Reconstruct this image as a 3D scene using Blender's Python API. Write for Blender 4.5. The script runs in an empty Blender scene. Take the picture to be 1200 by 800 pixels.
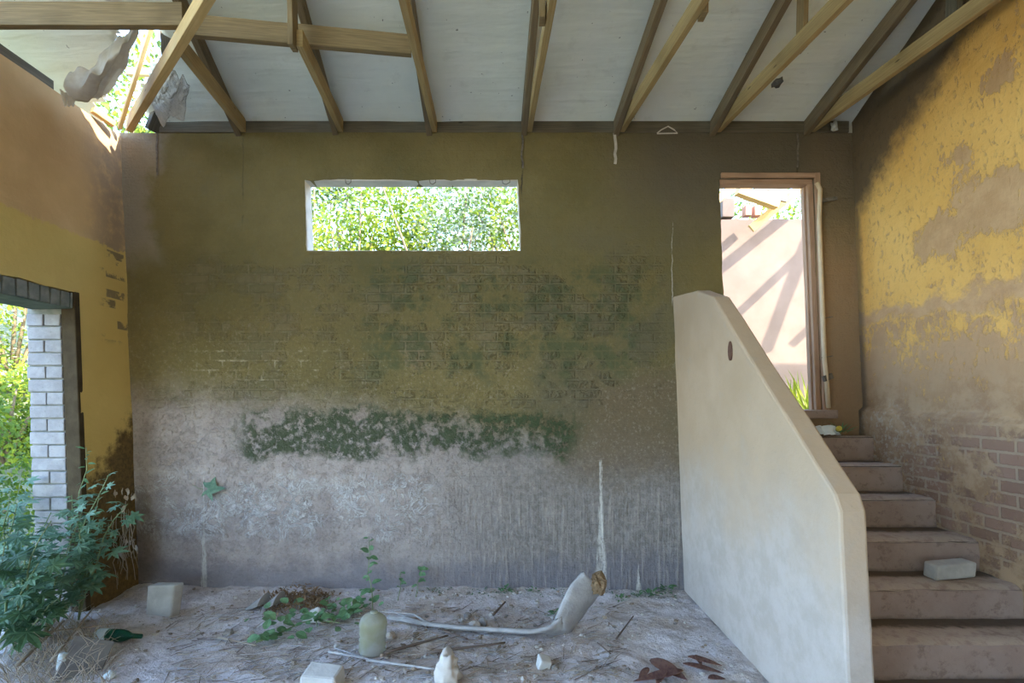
import bpy, bmesh, math, random
from mathutils import Vector, Matrix, Euler, noise as mnoise
C = bpy.context.scene.collection
R = random.Random(7)
PI = math.pi
EYE = 1.68; F = 600.0; CX = 598.0; HY = 470.0; D = 4.54; S = F / D   # camera model: 1200x800 frame, level camera with vertical shift
LEAN = 0.038                                                        # walls, frames and parapet slanted to match the tilted verticals of the image

def P(px, py, d):            # point seen at a pixel of the photo, d metres in front of the camera
    return Vector(((px-CX)/F*d, d, EYE-(py-HY)/F*d))
def onZ(px, py, z=0.0):
    return P(px, py, F*(EYE-z)/(py-HY))
def wx(px): return (px-CX)/S
def wz(py): return EYE-(py-HY)/S
def lean(x, z): return x-LEAN*(z-EYE)
def ss(a, b, t):
    t = max(0.0, min(1.0, (t-a)/(b-a))); return t*t*(3-2*t)
def fbm(x, y, z=0.0, o=3): return mnoise.fractal(Vector((x, y, z)), 1.0, 2.0, o)

# ------------------------------------------------------------------ materials
class G:
    def __init__(s, name, rough=0.9, spec=0.2):
        s.m = bpy.data.materials.new(name); s.m.use_nodes = True; s.nt = s.m.node_tree
        s.b = s.nt.nodes['Principled BSDF']; s.out = s.nt.nodes['Material Output']
        s.b.inputs['Roughness'].default_value = rough
        s.b.inputs['Specular IOR Level'].default_value = spec
        s._co = None
    def node(s, t, **k):
        n = s.nt.nodes.new(t)
        for a, v in k.items(): setattr(n, a, v)
        return n
    def put(s, sock, v):
        if isinstance(v, bpy.types.NodeSocket): s.nt.links.new(v, sock)
        elif v is not None:
            if sock.type == 'RGBA' and len(v) == 3: v = (*v, 1)
            sock.default_value = v
    def co(s, kind='Object'):
        if s._co is None: s._co = s.node('ShaderNodeTexCoord')
        return s._co.outputs[kind]
    def xyz(s, v=None):
        n = s.node('ShaderNodeSeparateXYZ'); s.put(n.inputs[0], v if v is not None else s.co()); return n.outputs
    def vec(s, x=0, y=0, z=0):
        n = s.node('ShaderNodeCombineXYZ')
        for i, v in enumerate((x, y, z)): s.put(n.inputs[i], v)
        return n.outputs[0]
    def vmul(s, v, k):
        n = s.node('ShaderNodeVectorMath', operation='MULTIPLY'); s.put(n.inputs[0], v); n.inputs[1].default_value = k; return n.outputs[0]
    def math(s, op, a, b=0.0, c=None):
        n = s.node('ShaderNodeMath', operation=op); s.put(n.inputs[0], a); s.put(n.inputs[1], b)
        if c is not None: s.put(n.inputs[2], c)
        return n.outputs[0]
    def add(s, a, b): return s.math('ADD', a, b)
    def sub(s, a, b): return s.math('SUBTRACT', a, b)
    def mul(s, *a):
        r = a[0]
        for b in a[1:]: r = s.math('MULTIPLY', r, b)
        return r
    def mx(s, a, b): return s.math('MAXIMUM', a, b)
    def noise(s, scale, detail=4.0, rough=0.55, dist=0.0, vec=None):
        n = s.node('ShaderNodeTexNoise'); s.put(n.inputs['Vector'], vec if vec is not None else s.co())
        n.inputs['Scale'].default_value = scale; n.inputs['Detail'].default_value = detail
        n.inputs['Roughness'].default_value = rough; n.inputs['Distortion'].default_value = dist
        return n.outputs['Fac']
    def voro(s, scale, vec=None, feature='F1'):
        n = s.node('ShaderNodeTexVoronoi', feature=feature); s.put(n.inputs['Vector'], vec if vec is not None else s.co())
        n.inputs['Scale'].default_value = scale; return n.outputs['Distance']
    def rng(s, v, a, b, lo=0.0, hi=1.0):
        n = s.node('ShaderNodeMapRange', interpolation_type='SMOOTHSTEP'); s.put(n.inputs[0], v)
        for i, q in zip((1, 2, 3, 4), (a, b, lo, hi)): s.put(n.inputs[i], q)
        return n.outputs[0]
    def band(s, v, a, b, soft):
        return s.mul(s.rng(v, a-soft, a+soft), s.rng(v, b-soft, b+soft, 1.0, 0.0))
    def mix(s, f, a, b, blend='MIX'):
        n = s.node('ShaderNodeMix', data_type='RGBA', blend_type=blend); n.clamp_factor = True
        s.put(n.inputs[0], f); s.put(n.inputs[6], a); s.put(n.inputs[7], b); return n.outputs[2]
    def brick(s, vec, w=0.232, h=0.085, mortar=0.010, smooth=0.2, bias=0.0):
        n = s.node('ShaderNodeTexBrick'); s.put(n.inputs['Vector'], vec)
        n.inputs['Color1'].default_value = (0, 0, 0, 1); n.inputs['Color2'].default_value = (1, 1, 1, 1); n.inputs['Mortar'].default_value = (.5, .5, .5, 1)
        n.inputs['Scale'].default_value = 1.0; n.inputs['Mortar Size'].default_value = mortar; n.inputs['Mortar Smooth'].default_value = smooth
        n.inputs['Bias'].default_value = bias; n.inputs['Brick Width'].default_value = w; n.inputs['Row Height'].default_value = h
        return n.outputs['Fac'], n.outputs['Color']
    def bump(s, height, strength=0.5, dist=0.02, normal=None):
        n = s.node('ShaderNodeBump'); s.put(n.inputs['Height'], height)
        n.inputs['Strength'].default_value = strength; n.inputs['Distance'].default_value = dist
        if normal is not None: s.put(n.inputs['Normal'], normal)
        return n.outputs[0]
    def done(s, col=None, normal=None, rough=None):
        if col is not None: s.put(s.b.inputs['Base Color'], col)
        if normal is not None: s.put(s.b.inputs['Normal'], normal)
        if rough is not None: s.put(s.b.inputs['Roughness'], rough)
        return s.m

M = {}
def simple(name, c1, c2, scale=8, rough=0.9, bump=0.3, dist=0.01, spec=0.2, detail=5):
    g = G(name, rough, spec); n = g.noise(scale, detail); n2 = g.noise(scale*4.3, detail)
    col = g.mix(g.rng(n, .3, .7), c1, c2)
    M[name] = g.done(col, g.bump(g.add(n, g.mul(n2, .5)), bump, dist)); return M[name]

def mat_backwall():
    g = G('back_wall_plaster'); o = g.xyz(); x, z = o[0], o[2]
    n1 = g.noise(1.3, 5, .6); n2 = g.noise(5.0, 6, .65); n3 = g.noise(18, 5, .7); n4 = g.noise(60, 3, .6)
    nc = g.sub(n1, .5); nf = g.sub(n2, .5)
    xw = g.add(x, g.add(g.mul(nc, .7), g.mul(nf, .25))); zw = g.add(z, g.add(g.mul(nc, .45), g.mul(nf, .35)))
    bv = g.vec(g.add(x, g.mul(g.sub(n3, .5), .012)), g.add(z, g.mul(g.sub(n3, .5), .012)), 0)
    bf, bc = g.brick(bv, mortar=.012, smooth=.6)
    # base: olive washed plaster above, bare grey pink render below
    top = g.mix(g.rng(n1, .3, .7), (.145, .118, .048), (.20, .158, .068))
    top = g.mix(g.mul(g.rng(n2, .5, .75), .4), top, (.155, .14, .08))
    low = g.mix(g.rng(n2, .3, .7), (.31, .26, .245), (.41, .355, .335))
    low = g.mix(g.rng(n3, .52, .75, 0, .7), low, (.29, .225, .185))
    low = g.mix(g.mul(g.rng(xw, wx(440), wx(640)), .85), low, g.mix(g.rng(n3, .4, .6), (.15, .135, .125), (.225, .205, .19)))
    bound = g.sub(wz(452), g.mul(g.sub(x, wx(160)), .115))
    tl = g.rng(g.sub(g.add(zw, 0), bound), -.28, .22, 1.0, 0.0)
    col = g.mix(tl, top, low)
    # brown patch on the right half under the moss
    col = g.mix(g.mul(g.band(zw, wz(560), wz(440), .18), g.rng(xw, wx(600), wx(720)), .8), col, (.145, .108, .07))
    # exposed courses between the two renders
    bz = g.mul(g.band(zw, wz(470), wz(300), .12), g.band(xw, wx(200), wx(770), .3), g.rng(g.noise(2.6, 5, .7), .45, .6))
    bcol = g.mix(g.rng(bc, 0, 1), (.115, .105, .06), (.17, .14, .085))
    col = g.mix(g.mul(bz, .55), col, bcol)
    col = g.mix(g.mul(bz, bf, .28, g.rng(n3, .45, .6)), col, (.26, .235, .15))
    col = g.mix(g.mul(g.rng(xw, wx(178), wx(200), 1, 0), g.rng(zw, wz(330), wz(280)), .75), col, (.29, .24, .185))
    pd = g.math('SQRT', g.add(g.math('POWER', g.sub(xw, wx(487)), 2.0), g.math('POWER', g.sub(zw, wz(410)), 2.0)))
    col = g.mix(g.mul(g.rng(pd, .13, .19, 1, 0), g.rng(bf, .1, .6, .55, 1), .75), col, (.25, .19, .12))
    grain = g.noise(38, 6, .75)
    col = g.mix(g.mul(g.rng(grain, .5, .68), g.rng(zw, wz(300), wz(430), .10, .34)), col, (.085, .075, .055))
    col = g.mix(g.mul(g.rng(grain, .32, .47, 1, 0), g.rng(zw, wz(300), wz(480), .04, .3)), col, (.44, .40, .34))
    # moss and algae
    m1 = g.mul(g.band(zw, wz(535), wz(480), .05), g.band(xw, wx(285), wx(680), .12), g.rng(n3, .36, .54), g.rng(n2, .38, .5))
    m2 = g.mul(g.band(zw, wz(440), wz(310), .12), g.band(xw, wx(420), wx(770), .22), g.rng(n2, .45, .62))
    m3 = g.mul(g.band(zw, wz(500), wz(270), .2), g.band(xw, wx(620), wx(800), .2), g.rng(n1, .4, .6))
    col = g.mix(g.mul(m3, .6), col, (.095, .09, .06))
    col = g.mix(g.mul(m2, .75, g.rng(bf, 0, 1, 1, .6)), col, (.07, .085, .04))
    col = g.mix(g.mul(m1, .9), col, (.05, .075, .035))
    # darker towards the top right, dark wash lines
    col = g.mix(g.mul(g.rng(xw, wx(650), wx(800)), g.rng(zw, wz(330), wz(200)), .75), col, (.10, .085, .07))
    col = g.mix(g.mul(g.rng(x, wx(925), wx(965)), g.rng(zw, wz(320), wz(240), .85, .2)), col, (.30, .19, .11))
    # lime bloom
    e = g.math('ABSOLUTE', g.sub(g.noise(6, 8, .7, 1.2), .5))
    em = g.mul(g.rng(e, .0, .05, 1, 0), g.band(zw, wz(625), wz(555), .09), g.band(xw, wx(150), wx(500), .25), g.rng(n3, .3, .5), g.rng(g.noise(2.6, 5, .65), .43, .53))
    e2 = g.mul(g.rng(n3, .47, .6), g.rng(g.noise(2.6, 5, .65), .45, .58), g.band(zw, wz(620), wz(560), .06), g.band(xw, wx(170), wx(470), .2), .7)
    e3 = g.mul(g.rng(bf, .3, .9), g.band(zw, wz(440), wz(410), .03), g.band(x, wx(230), wx(380), .1), g.rng(n3, .42, .6), g.rng(n2, .45, .6), .6)
    col = g.mix(g.mul(g.mx(em, e2), .9), col, (.72, .71, .72))
    col = g.mix(e3, col, (.45, .40, .30))
    # smooth damp band along the foot
    col = g.mix(g.mul(g.rng(zw, wz(640), wz(672)), .6), col, (.155, .148, .175))
    streak = g.noise(9, 4, .6, 0, g.vec(g.mul(x, 3.0), g.mul(z, .25), 0))
    col = g.mix(g.mul(g.rng(zw, wz(560), wz(600)), g.rng(xw, wx(450), wx(600)), g.rng(streak, .5, .68), .4), col, (.42, .37, .33))
    # dark drip lines below the truss straps
    for px, y0, y1, w, k in ((612, 158, 225, .012, .8), (935, 158, 215, .015, .7), (285, 158, 260, .01, .3), (184, 165, 205, .012, .7)):
        l = g.mul(g.rng(g.math('ABSOLUTE', g.sub(g.add(x, g.mul(nf, .06)), wx(px))), w*.3, w, 1, 0), g.band(z, wz(y1), wz(y0), .06))
        col = g.mix(g.mul(l, k, g.rng(n2, .4, .55)), col, (.05, .04, .03))
    # white lime runs
    for px, y0, y1, w0, w1 in ((239, 560, 706, .006, .035), (704, 540, 690, .014, .062), (748, 660, 690, .006, .03), (788, 262, 345, .003, .005)):
        t = g.rng(z, wz(y0), wz(y1))
        w = g.add(w0, g.mul(t, t, w1-w0))
        dx = g.math('ABSOLUTE', g.sub(g.add(x, g.mul(nf, .05)), wx(px)))
        l = g.mul(g.rng(g.math('DIVIDE', dx, w), .5, 1.1, 1, 0), g.band(z, wz(y1+12), wz(y0), .03), g.rng(g.noise(14, 4, .7, 0, g.vec(g.mul(x, 5), g.mul(z, .6), 0)), .35, .5))
        col = g.mix(g.mul(l, .68, g.rng(n3, .3, .52, .35, 1)), col, (.62, .59, .54))
    col = g.mix(g.mul(g.rng(n4, .6, .75), .25), col, (.12, .1, .07))
    h = g.add(g.add(g.mul(n3, .6), g.mul(n4, .25)), g.add(g.mul(g.mx(bz, .05), g.rng(bf, 0, 1, 1, 0), 1.1), g.mul(em, .28)))
    h = g.add(h, g.mul(m1, n4, .8))
    h = g.add(h, g.mul(g.rng(zw, wz(520), wz(600)), g.rng(xw, wx(420), wx(560)), streak, .9))
    flake = g.mul(g.rng(g.noise(9, 6, .7), .5, .58), g.band(zw, wz(640), wz(450), .1), g.band(xw, wx(150), wx(560), .3), .22)
    M['backwall'] = g.done(col, g.bump(g.add(h, flake), .9, .024))

def mat_rightwall():
    g = G('yellow_peeling_plaster'); o = g.xyz(); y, z = o[1], o[2]
    n1 = g.noise(1.6, 5, .6); n2 = g.noise(6, 6, .68); n3 = g.noise(22, 5, .7)
    sv = g.vec(0, g.mul(y, 1.6), g.mul(z, .8)); ns = g.noise(16, 5, .7, .4, sv)
    nc = g.sub(n1, .5); nf = g.sub(n2, .5)
    zw = g.add(z, g.add(g.mul(nc, .6), g.mul(nf, .35)))
    yellow = g.mix(g.rng(n1, .3, .7), (.66, .375, .105), (.74, .45, .145))
    yellow = g.mix(g.mul(g.rng(ns, .5, .7), .4), yellow, (.50, .33, .13))
    bare = g.mix(g.rng(n2, .35, .65), (.42, .26, .15), (.52, .34, .205))
    lowc = g.mix(g.rng(n2, .4, .62), (.40, .285, .19), (.27, .175, .115))
    thr = g.rng(zw, 1.5, 2.9, .64, .37)            # how much paint has gone, by height
    peel = g.rng(g.sub(g.add(g.mul(ns, .55), g.mul(n2, .45)), thr), -.015, .02, 1, 0)   # 1 = bare when noise < thr
    peel = g.math('SUBTRACT', 1.0, g.rng(g.add(g.mul(ns, .5), g.mul(n2, .5)), g.sub(thr, .05), g.add(thr, .05)))
    peel = g.mx(peel, g.mul(g.rng(ns, .53, .62), g.rng(n3, .45, .6), .7))
    peel = g.mx(peel, g.mul(g.band(zw, 2.32, 2.46, .04), .95))
    for (yy, zz, r) in ((3.2, 2.98, .26), (3.75, 2.82, .22), (3.2, 3.66, .09), (3.45, 3.35, .08)):
        d = g.math('SQRT', g.add(g.math('POWER', g.sub(y, yy), 2.0), g.math('POWER', g.mul(g.sub(z, zz), 1.5), 2.0)))
        peel = g.mx(peel, g.mul(g.rng(g.add(g.add(d, g.mul(nc, 1.3)), g.add(g.mul(nf, .7), g.mul(g.sub(ns, .5), .7))), r*.75, r*1.15, 1, 0), .9))
    col = g.mix(g.mul(peel, .92), yellow, g.mix(g.rng(zw, 1.6, 2.2), lowc, bare))
    # bare brick courses near the stairs
    bf, bc = g.brick(g.vec(g.add(y, g.mul(g.sub(n3, .5), .015)), g.add(z, g.mul(g.sub(n3, .5), .015)), 0), mortar=.012, smooth=.4)
    yw = g.add(y, g.mul(nc, .8))
    bm = g.mul(g.rng(zw, 1.75, 1.4), g.rng(yw, 4.45, 3.7), g.rng(g.noise(3.4, 6, .7), .44, .54))
    brk = g.mix(bc, (.20, .12, .09), (.31, .19, .145))
    col = g.mix(g.mul(bm, .85), col, g.mix(g.rng(bf, .3, .8), brk, (.35, .265, .195)))
    lime = g.mul(g.rng(zw, 1.72, 1.5), g.rng(n3, .5, .62), g.rng(y, 3.3, 4.2), .7)
    col = g.mix(lime, col, (.46, .40, .32))
    # soot and mould up in the corner, plus shade under the roof painted in
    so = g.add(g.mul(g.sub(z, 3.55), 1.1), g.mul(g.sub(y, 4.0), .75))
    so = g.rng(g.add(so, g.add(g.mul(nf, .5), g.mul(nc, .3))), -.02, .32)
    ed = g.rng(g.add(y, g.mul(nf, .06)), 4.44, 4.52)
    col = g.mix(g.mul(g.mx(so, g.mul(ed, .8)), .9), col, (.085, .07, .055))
    h = g.add(g.add(g.mul(n3, .5), g.mul(ns, .5)), g.add(g.mul(peel, -.9), g.mul(bm, g.rng(bf, 0, 1, 1, 0), 1.2)))
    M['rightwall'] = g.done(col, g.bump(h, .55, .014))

def mat_leftwall():
    g = G('ochre_and_bare_plaster'); o = g.xyz(); y, z = o[1], o[2]
    n1 = g.noise(1.6, 5, .6); n2 = g.noise(6, 6, .68); n3 = g.noise(24, 5, .7)
    nf = g.sub(n2, .5)
    ye = g.mix(g.rng(n1, .3, .7), (.62, .45, .15), (.69, .51, .18))
    gr = g.mix(g.rng(n1, .35, .65), (.60, .40, .20), (.70, .48, .25))
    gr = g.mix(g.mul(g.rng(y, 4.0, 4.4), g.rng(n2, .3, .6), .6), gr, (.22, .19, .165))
    edge = g.add(g.add(z, g.mul(nf, .12)), g.mul(g.sub(n3, .5), .07))
    col = g.mix(g.rng(edge, 2.985, 3.01), ye, gr)
    # chipped bricks by the corner and damp brown foot
    bf, bc = g.brick(g.vec(y, z, 0), mortar=.010, smooth=.3)
    chip = g.mul(g.rng(bc, .5, .6), g.rng(bf, .2, .5, 1, 0), g.rng(y, 4.2, 4.33), g.band(z, 2.2, 3.0, .05), g.rng(n2, .47, .55))
    col = g.mix(g.mul(chip, .85), col, (.20, .16, .10))
    dm = g.rng(g.add(g.add(z, g.mul(nf, .9)), g.mul(g.sub(y, 4.3), -1.1)), 1.15, 1.4, 1, 0)
    col = g.mix(g.mul(dm, .93), col, g.mix(g.rng(n3, .35, .65), (.075, .05, .025), (.16, .10, .04)))
    M['leftwall'] = g.done(col, g.bump(g.add(g.mul(n3, .5), g.add(g.mul(dm, n2, -1), g.mul(chip, -.6))), .6, .01))

def mat_parapet():
    g = G('cream_parapet_plaster'); z = g.xyz()[2]
    n1 = g.noise(1.4, 5, .6); n2 = g.noise(7, 6, .65); n3 = g.noise(40, 4, .6)
    col = g.mix(g.rng(n1, .3, .7), (.41, .305, .205), (.48, .365, .26))
    col = g.mix(g.mul(g.rng(n2, .55, .7), .35), col, (.40, .34, .27))
    col = g.mix(g.mul(g.rng(n3, .66, .74), .5), col, (.30, .25, .20))
    col = g.mix(g.mul(g.rng(g.add(z, g.mul(g.sub(n1, .5), 1.6)), .5, 1.5, 1, 0), .8), col, g.mix(g.rng(n2, .35, .65), (.42, .38, .35), (.50, .46, .44)))  # paler grey foot: cool sky light put into the colour, plus lime stain
    M['parapet'] = g.done(col, g.bump(g.add(g.mul(n2, .8), g.mul(n3, .4)), .4, .012))

def mat_step():
    g = G('dusty_concrete_step'); n1 = g.noise(3, 5, .6); n2 = g.noise(14, 6, .7); n3 = g.noise(70, 3)
    col = g.mix(g.rng(n1, .3, .7), (.30, .22, .19), (.38, .29, .255))
    col = g.mix(g.mul(g.rng(n2, .52, .68), .6), col, (.17, .12, .10))
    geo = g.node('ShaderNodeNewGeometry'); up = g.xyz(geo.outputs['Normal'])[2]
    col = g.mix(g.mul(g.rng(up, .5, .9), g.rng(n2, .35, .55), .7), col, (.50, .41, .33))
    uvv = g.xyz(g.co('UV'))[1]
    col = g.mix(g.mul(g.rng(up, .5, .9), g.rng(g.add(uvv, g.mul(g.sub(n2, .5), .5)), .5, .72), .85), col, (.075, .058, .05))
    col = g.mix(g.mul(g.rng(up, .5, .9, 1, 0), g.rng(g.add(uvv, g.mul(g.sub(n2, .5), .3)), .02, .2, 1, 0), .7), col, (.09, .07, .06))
    M['step'] = g.done(col, g.bump(g.add(n2, g.mul(n3, .4)), .5, .01))

def mat_ceiling():
    g = G('grey_roof_membrane', .55, .35); o = g.xyz()
    n1 = g.noise(1.5, 4, .6); n2 = g.noise(7, 5, .6); n3 = g.noise(90, 2)
    col = g.mix(g.rng(n1, .3, .7), (.66, .69, .63), (.74, .76, .70))
    col = g.mix(g.mul(g.rng(n2, .56, .7), .3), col, (.52, .53, .47))
    fold = g.noise(5, 4, .5, .3, g.vec(g.mul(o[0], .35), g.mul(o[1], 2.5), 0))
    col = g.mix(g.mul(g.rng(g.noise(26, 2), .73, .76), .8), col, (.10, .10, .09))
    M['ceiling'] = g.done(col, g.bump(g.add(g.mul(fold, 1.0), g.mul(n2, .25)), .35, .03))

def mat_wood(name, a, b, knots=True):
    g = G(name, .7, .25); uv = g.co('UV'); u = g.xyz(uv)
    gr = g.noise(30, 4, .6, .6, g.vec(g.mul(u[0], .12), g.mul(u[1], 3.5), 0))
    big = g.noise(2.2, 3, .5, 0)
    col = g.mix(g.rng(gr, .3, .72), a, b)
    col = g.mix(g.mul(g.rng(big, .5, .72), .45), col, tuple(v*.5 for v in a))
    if knots:
        k = g.rng(g.voro(5.5, g.vec(g.mul(u[0], .55), g.mul(u[1], 1.6), 0)), .035, .09, 1, 0)
        col = g.mix(g.mul(k, .8), col, tuple(v*.22 for v in a))
    M[name] = g.done(col, g.bump(gr, .25, .004))

def mat_dirt():
    g = G('dry_dirt_floor', .95, .1); n1 = g.noise(1.3, 5, .6); n2 = g.noise(8, 6, .7); n3 = g.noise(36, 5, .7); n4 = g.noise(110, 3, .6)
    col = g.mix(g.rng(n1, .3, .7), (.64, .59, .60), (.72, .67, .685))
    col = g.mix(g.mul(g.rng(g.noise(2.4, 5, .65), .46, .62), .65), col, (.50, .40, .32))
    col = g.mix(g.mul(g.rng(n2, .48, .64), .65), col, (.37, .31, .28))
    col = g.mix(g.mul(g.rng(n3, .56, .68), .6), col, (.26, .22, .20))
    col = g.mix(g.mul(g.rng(n4, .6, .72), .4), col, (.76, .73, .70))
    h = g.add(g.mul(n2, .8), g.add(g.mul(n3, .7), g.mul(n4, .25)))
    M['dirt'] = g.done(col, g.bump(h, .9, .03))

def mat_leaf(name, a, b, trans=.35, scale=6, rough=.5):
    g = G(name, rough, .35); n = g.noise(scale, 3); n2 = g.noise(scale*7, 2)
    col = g.mix(g.rng(g.add(g.mul(n, .6), g.mul(n2, .4)), .36, .64), a, b)
    g.done(col)
    tr = g.node('ShaderNodeBsdfTranslucent'); g.put(tr.inputs[0], col)
    mixs = g.node('ShaderNodeMixShader'); mixs.inputs[0].default_value = trans
    g.nt.links.new(g.b.outputs[0], mixs.inputs[1]); g.nt.links.new(tr.outputs[0], mixs.inputs[2]); g.nt.links.new(mixs.outputs[0], g.out.inputs[0])
    M[name] = g.m

def mat_whitebrick(name, a, b):
    g = G(name); n = g.noise(7, 5, .65); n2 = g.noise(40, 4, .7)
    col = g.mix(g.rng(n, .35, .65), a, b); col = g.mix(g.mul(g.rng(n2, .56, .7), .5), col, tuple(v*.6 for v in a))
    M[name] = g.done(col, g.bump(g.add(n, n2), .5, .008))

mat_backwall(); mat_rightwall(); mat_leftwall(); mat_parapet(); mat_step(); mat_ceiling(); mat_dirt()
mat_wood('roof_timber', (.20, .14, .07), (.31, .22, .11))
mat_wood('dark_timber', (.10, .085, .06), (.16, .135, .095))
mat_wood('tie_timber_lit', (.33, .225, .10), (.47, .335, .15))  # lighter copy of the pine: light on the ties put into the colour
mat_wood('rafter_timber', (.15, .11, .065), (.23, .17, .10))
mat_wood('fresh_timber', (.55, .36, .14), (.66, .45, .20))
mat_wood('door_timber', (.33, .20, .13), (.44, .28, .19), False)
mat_wood('dead_stick', (.30, .245, .19), (.45, .38, .30), False)
mat_wood('dark_stick', (.12, .09, .075), (.2, .15, .12), False)
mat_leaf('leaf_blue_green', (.10, .21, .13), (.22, .36, .24))
mat_leaf('leaf_dark', (.05, .12, .06), (.11, .21, .10))
mat_leaf('leaf_fresh', (.11, .24, .11), (.20, .34, .17))
mat_leaf('leaf_sun_yellow', (.17, .25, .02), (.36, .40, .035), .5, 2.5, .6)
mat_leaf('leaf_sun_green', (.09, .17, .03), (.20, .29, .05), .5, 2.5, .6)
mat_leaf('leaf_sun_pale', (.28, .33, .22), (.50, .52, .42), .4, 2.5, .6)
mat_leaf('leaf_tree', (.07, .12, .03), (.19, .24, .06), .45, 2, .6)
mat_leaf('leaf_dead', (.16, .10, .055), (.28, .18, .10), .1, 9, .9)
mat_leaf('leaf_dry_red', (.10, .045, .045), (.22, .12, .09), .1, 8, .8)
simple('stem_green', (.16, .22, .10), (.25, .30, .16), 12)
simple('stem_brown', (.16, .12, .07), (.24, .18, .11), 12)
simple('concrete_grey', (.36, .35, .33), (.47, .46, .44), 9, bump=.5)
simple('concrete_pale', (.50, .49, .47), (.62, .61, .59), 9, bump=.5)
simple('stone_dark', (.18, .16, .15), (.32, .29, .26), 14, bump=.6)
simple('stone_pale', (.40, .36, .32), (.55, .51, .47), 14, bump=.6)
simple('tile_grey', (.22, .21, .21), (.33, .32, .31), 9)
simple('debris', (.20, .155, .115), (.38, .31, .25), 20, bump=.7)
simple('plaster_pale', (.52, .47, .42), (.64, .60, .55), 6, bump=.5)
simple('reveal_dark', (.05, .036, .02), (.08, .06, .034), 8, bump=.6)
simple('soldier_brick', (.15, .17, .155), (.27, .275, .25), 10, bump=.6)
simple('soffit_green', (.10, .125, .10), (.17, .19, .15), 8, bump=.4)
mat_leaf('torn_sheet', (.66, .58, .47), (.78, .71, .60), .45, 3, .6)
simple('foil', (.55, .55, .52), (.68, .68, .66), 6, .35, .9, .04, .5)
simple('frond_skin', (.33, .32, .32), (.47, .46, .46), 9, .8, .8, .012)
simple('frond_cut', (.16, .105, .06), (.27, .18, .10), 20, .9, .8, .02)
simple('wire', (.10, .085, .07), (.2, .17, .14), 30, .6)
simple('pipe', (.55, .42, .28), (.66, .52, .36), 6, .6)
simple('spall', (.10, .052, .036), (.16, .085, .06), 16, bump=.6)
simple('bag_white', (.6, .7, .75), (.75, .8, .82), 9, .4, .5, .02)
simple('lid_yellow', (.65, .5, .08), (.7, .55, .1), 9, .4)
simple('far_white', (.155, .115, .092), (.18, .135, .11), 3, bump=.2)
simple('red_brick', (.42, .2, .13), (.5, .27, .18), 9)
simple('nest', (.05, .045, .04), (.09, .08, .07), 20)
simple('ground_soil', (.14, .15, .08), (.22, .22, .14), 1.2)
simple('slate', (.16, .15, .15), (.24, .23, .22), 8)
mat_whitebrick('white_brick', (.27, .265, .275), (.36, .355, .365))
def mat_plastic(name, col, trans, rough):
    g = G(name, rough, .5); g.b.inputs['Transmission Weight'].default_value = trans; g.b.inputs['IOR'].default_value = 1.25
    n = g.noise(7, 4); g.done(g.mix(g.rng(n, .35, .65), col[0], col[1]), g.bump(n, .3, .01)); M[name] = g.m
mat_plastic('cloudy_plastic', ((.46, .46, .30), (.62, .63, .60)), .6, .3)
mat_plastic('green_glass', ((.01, .09, .055), (.02, .15, .09)), .5, .1)

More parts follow.
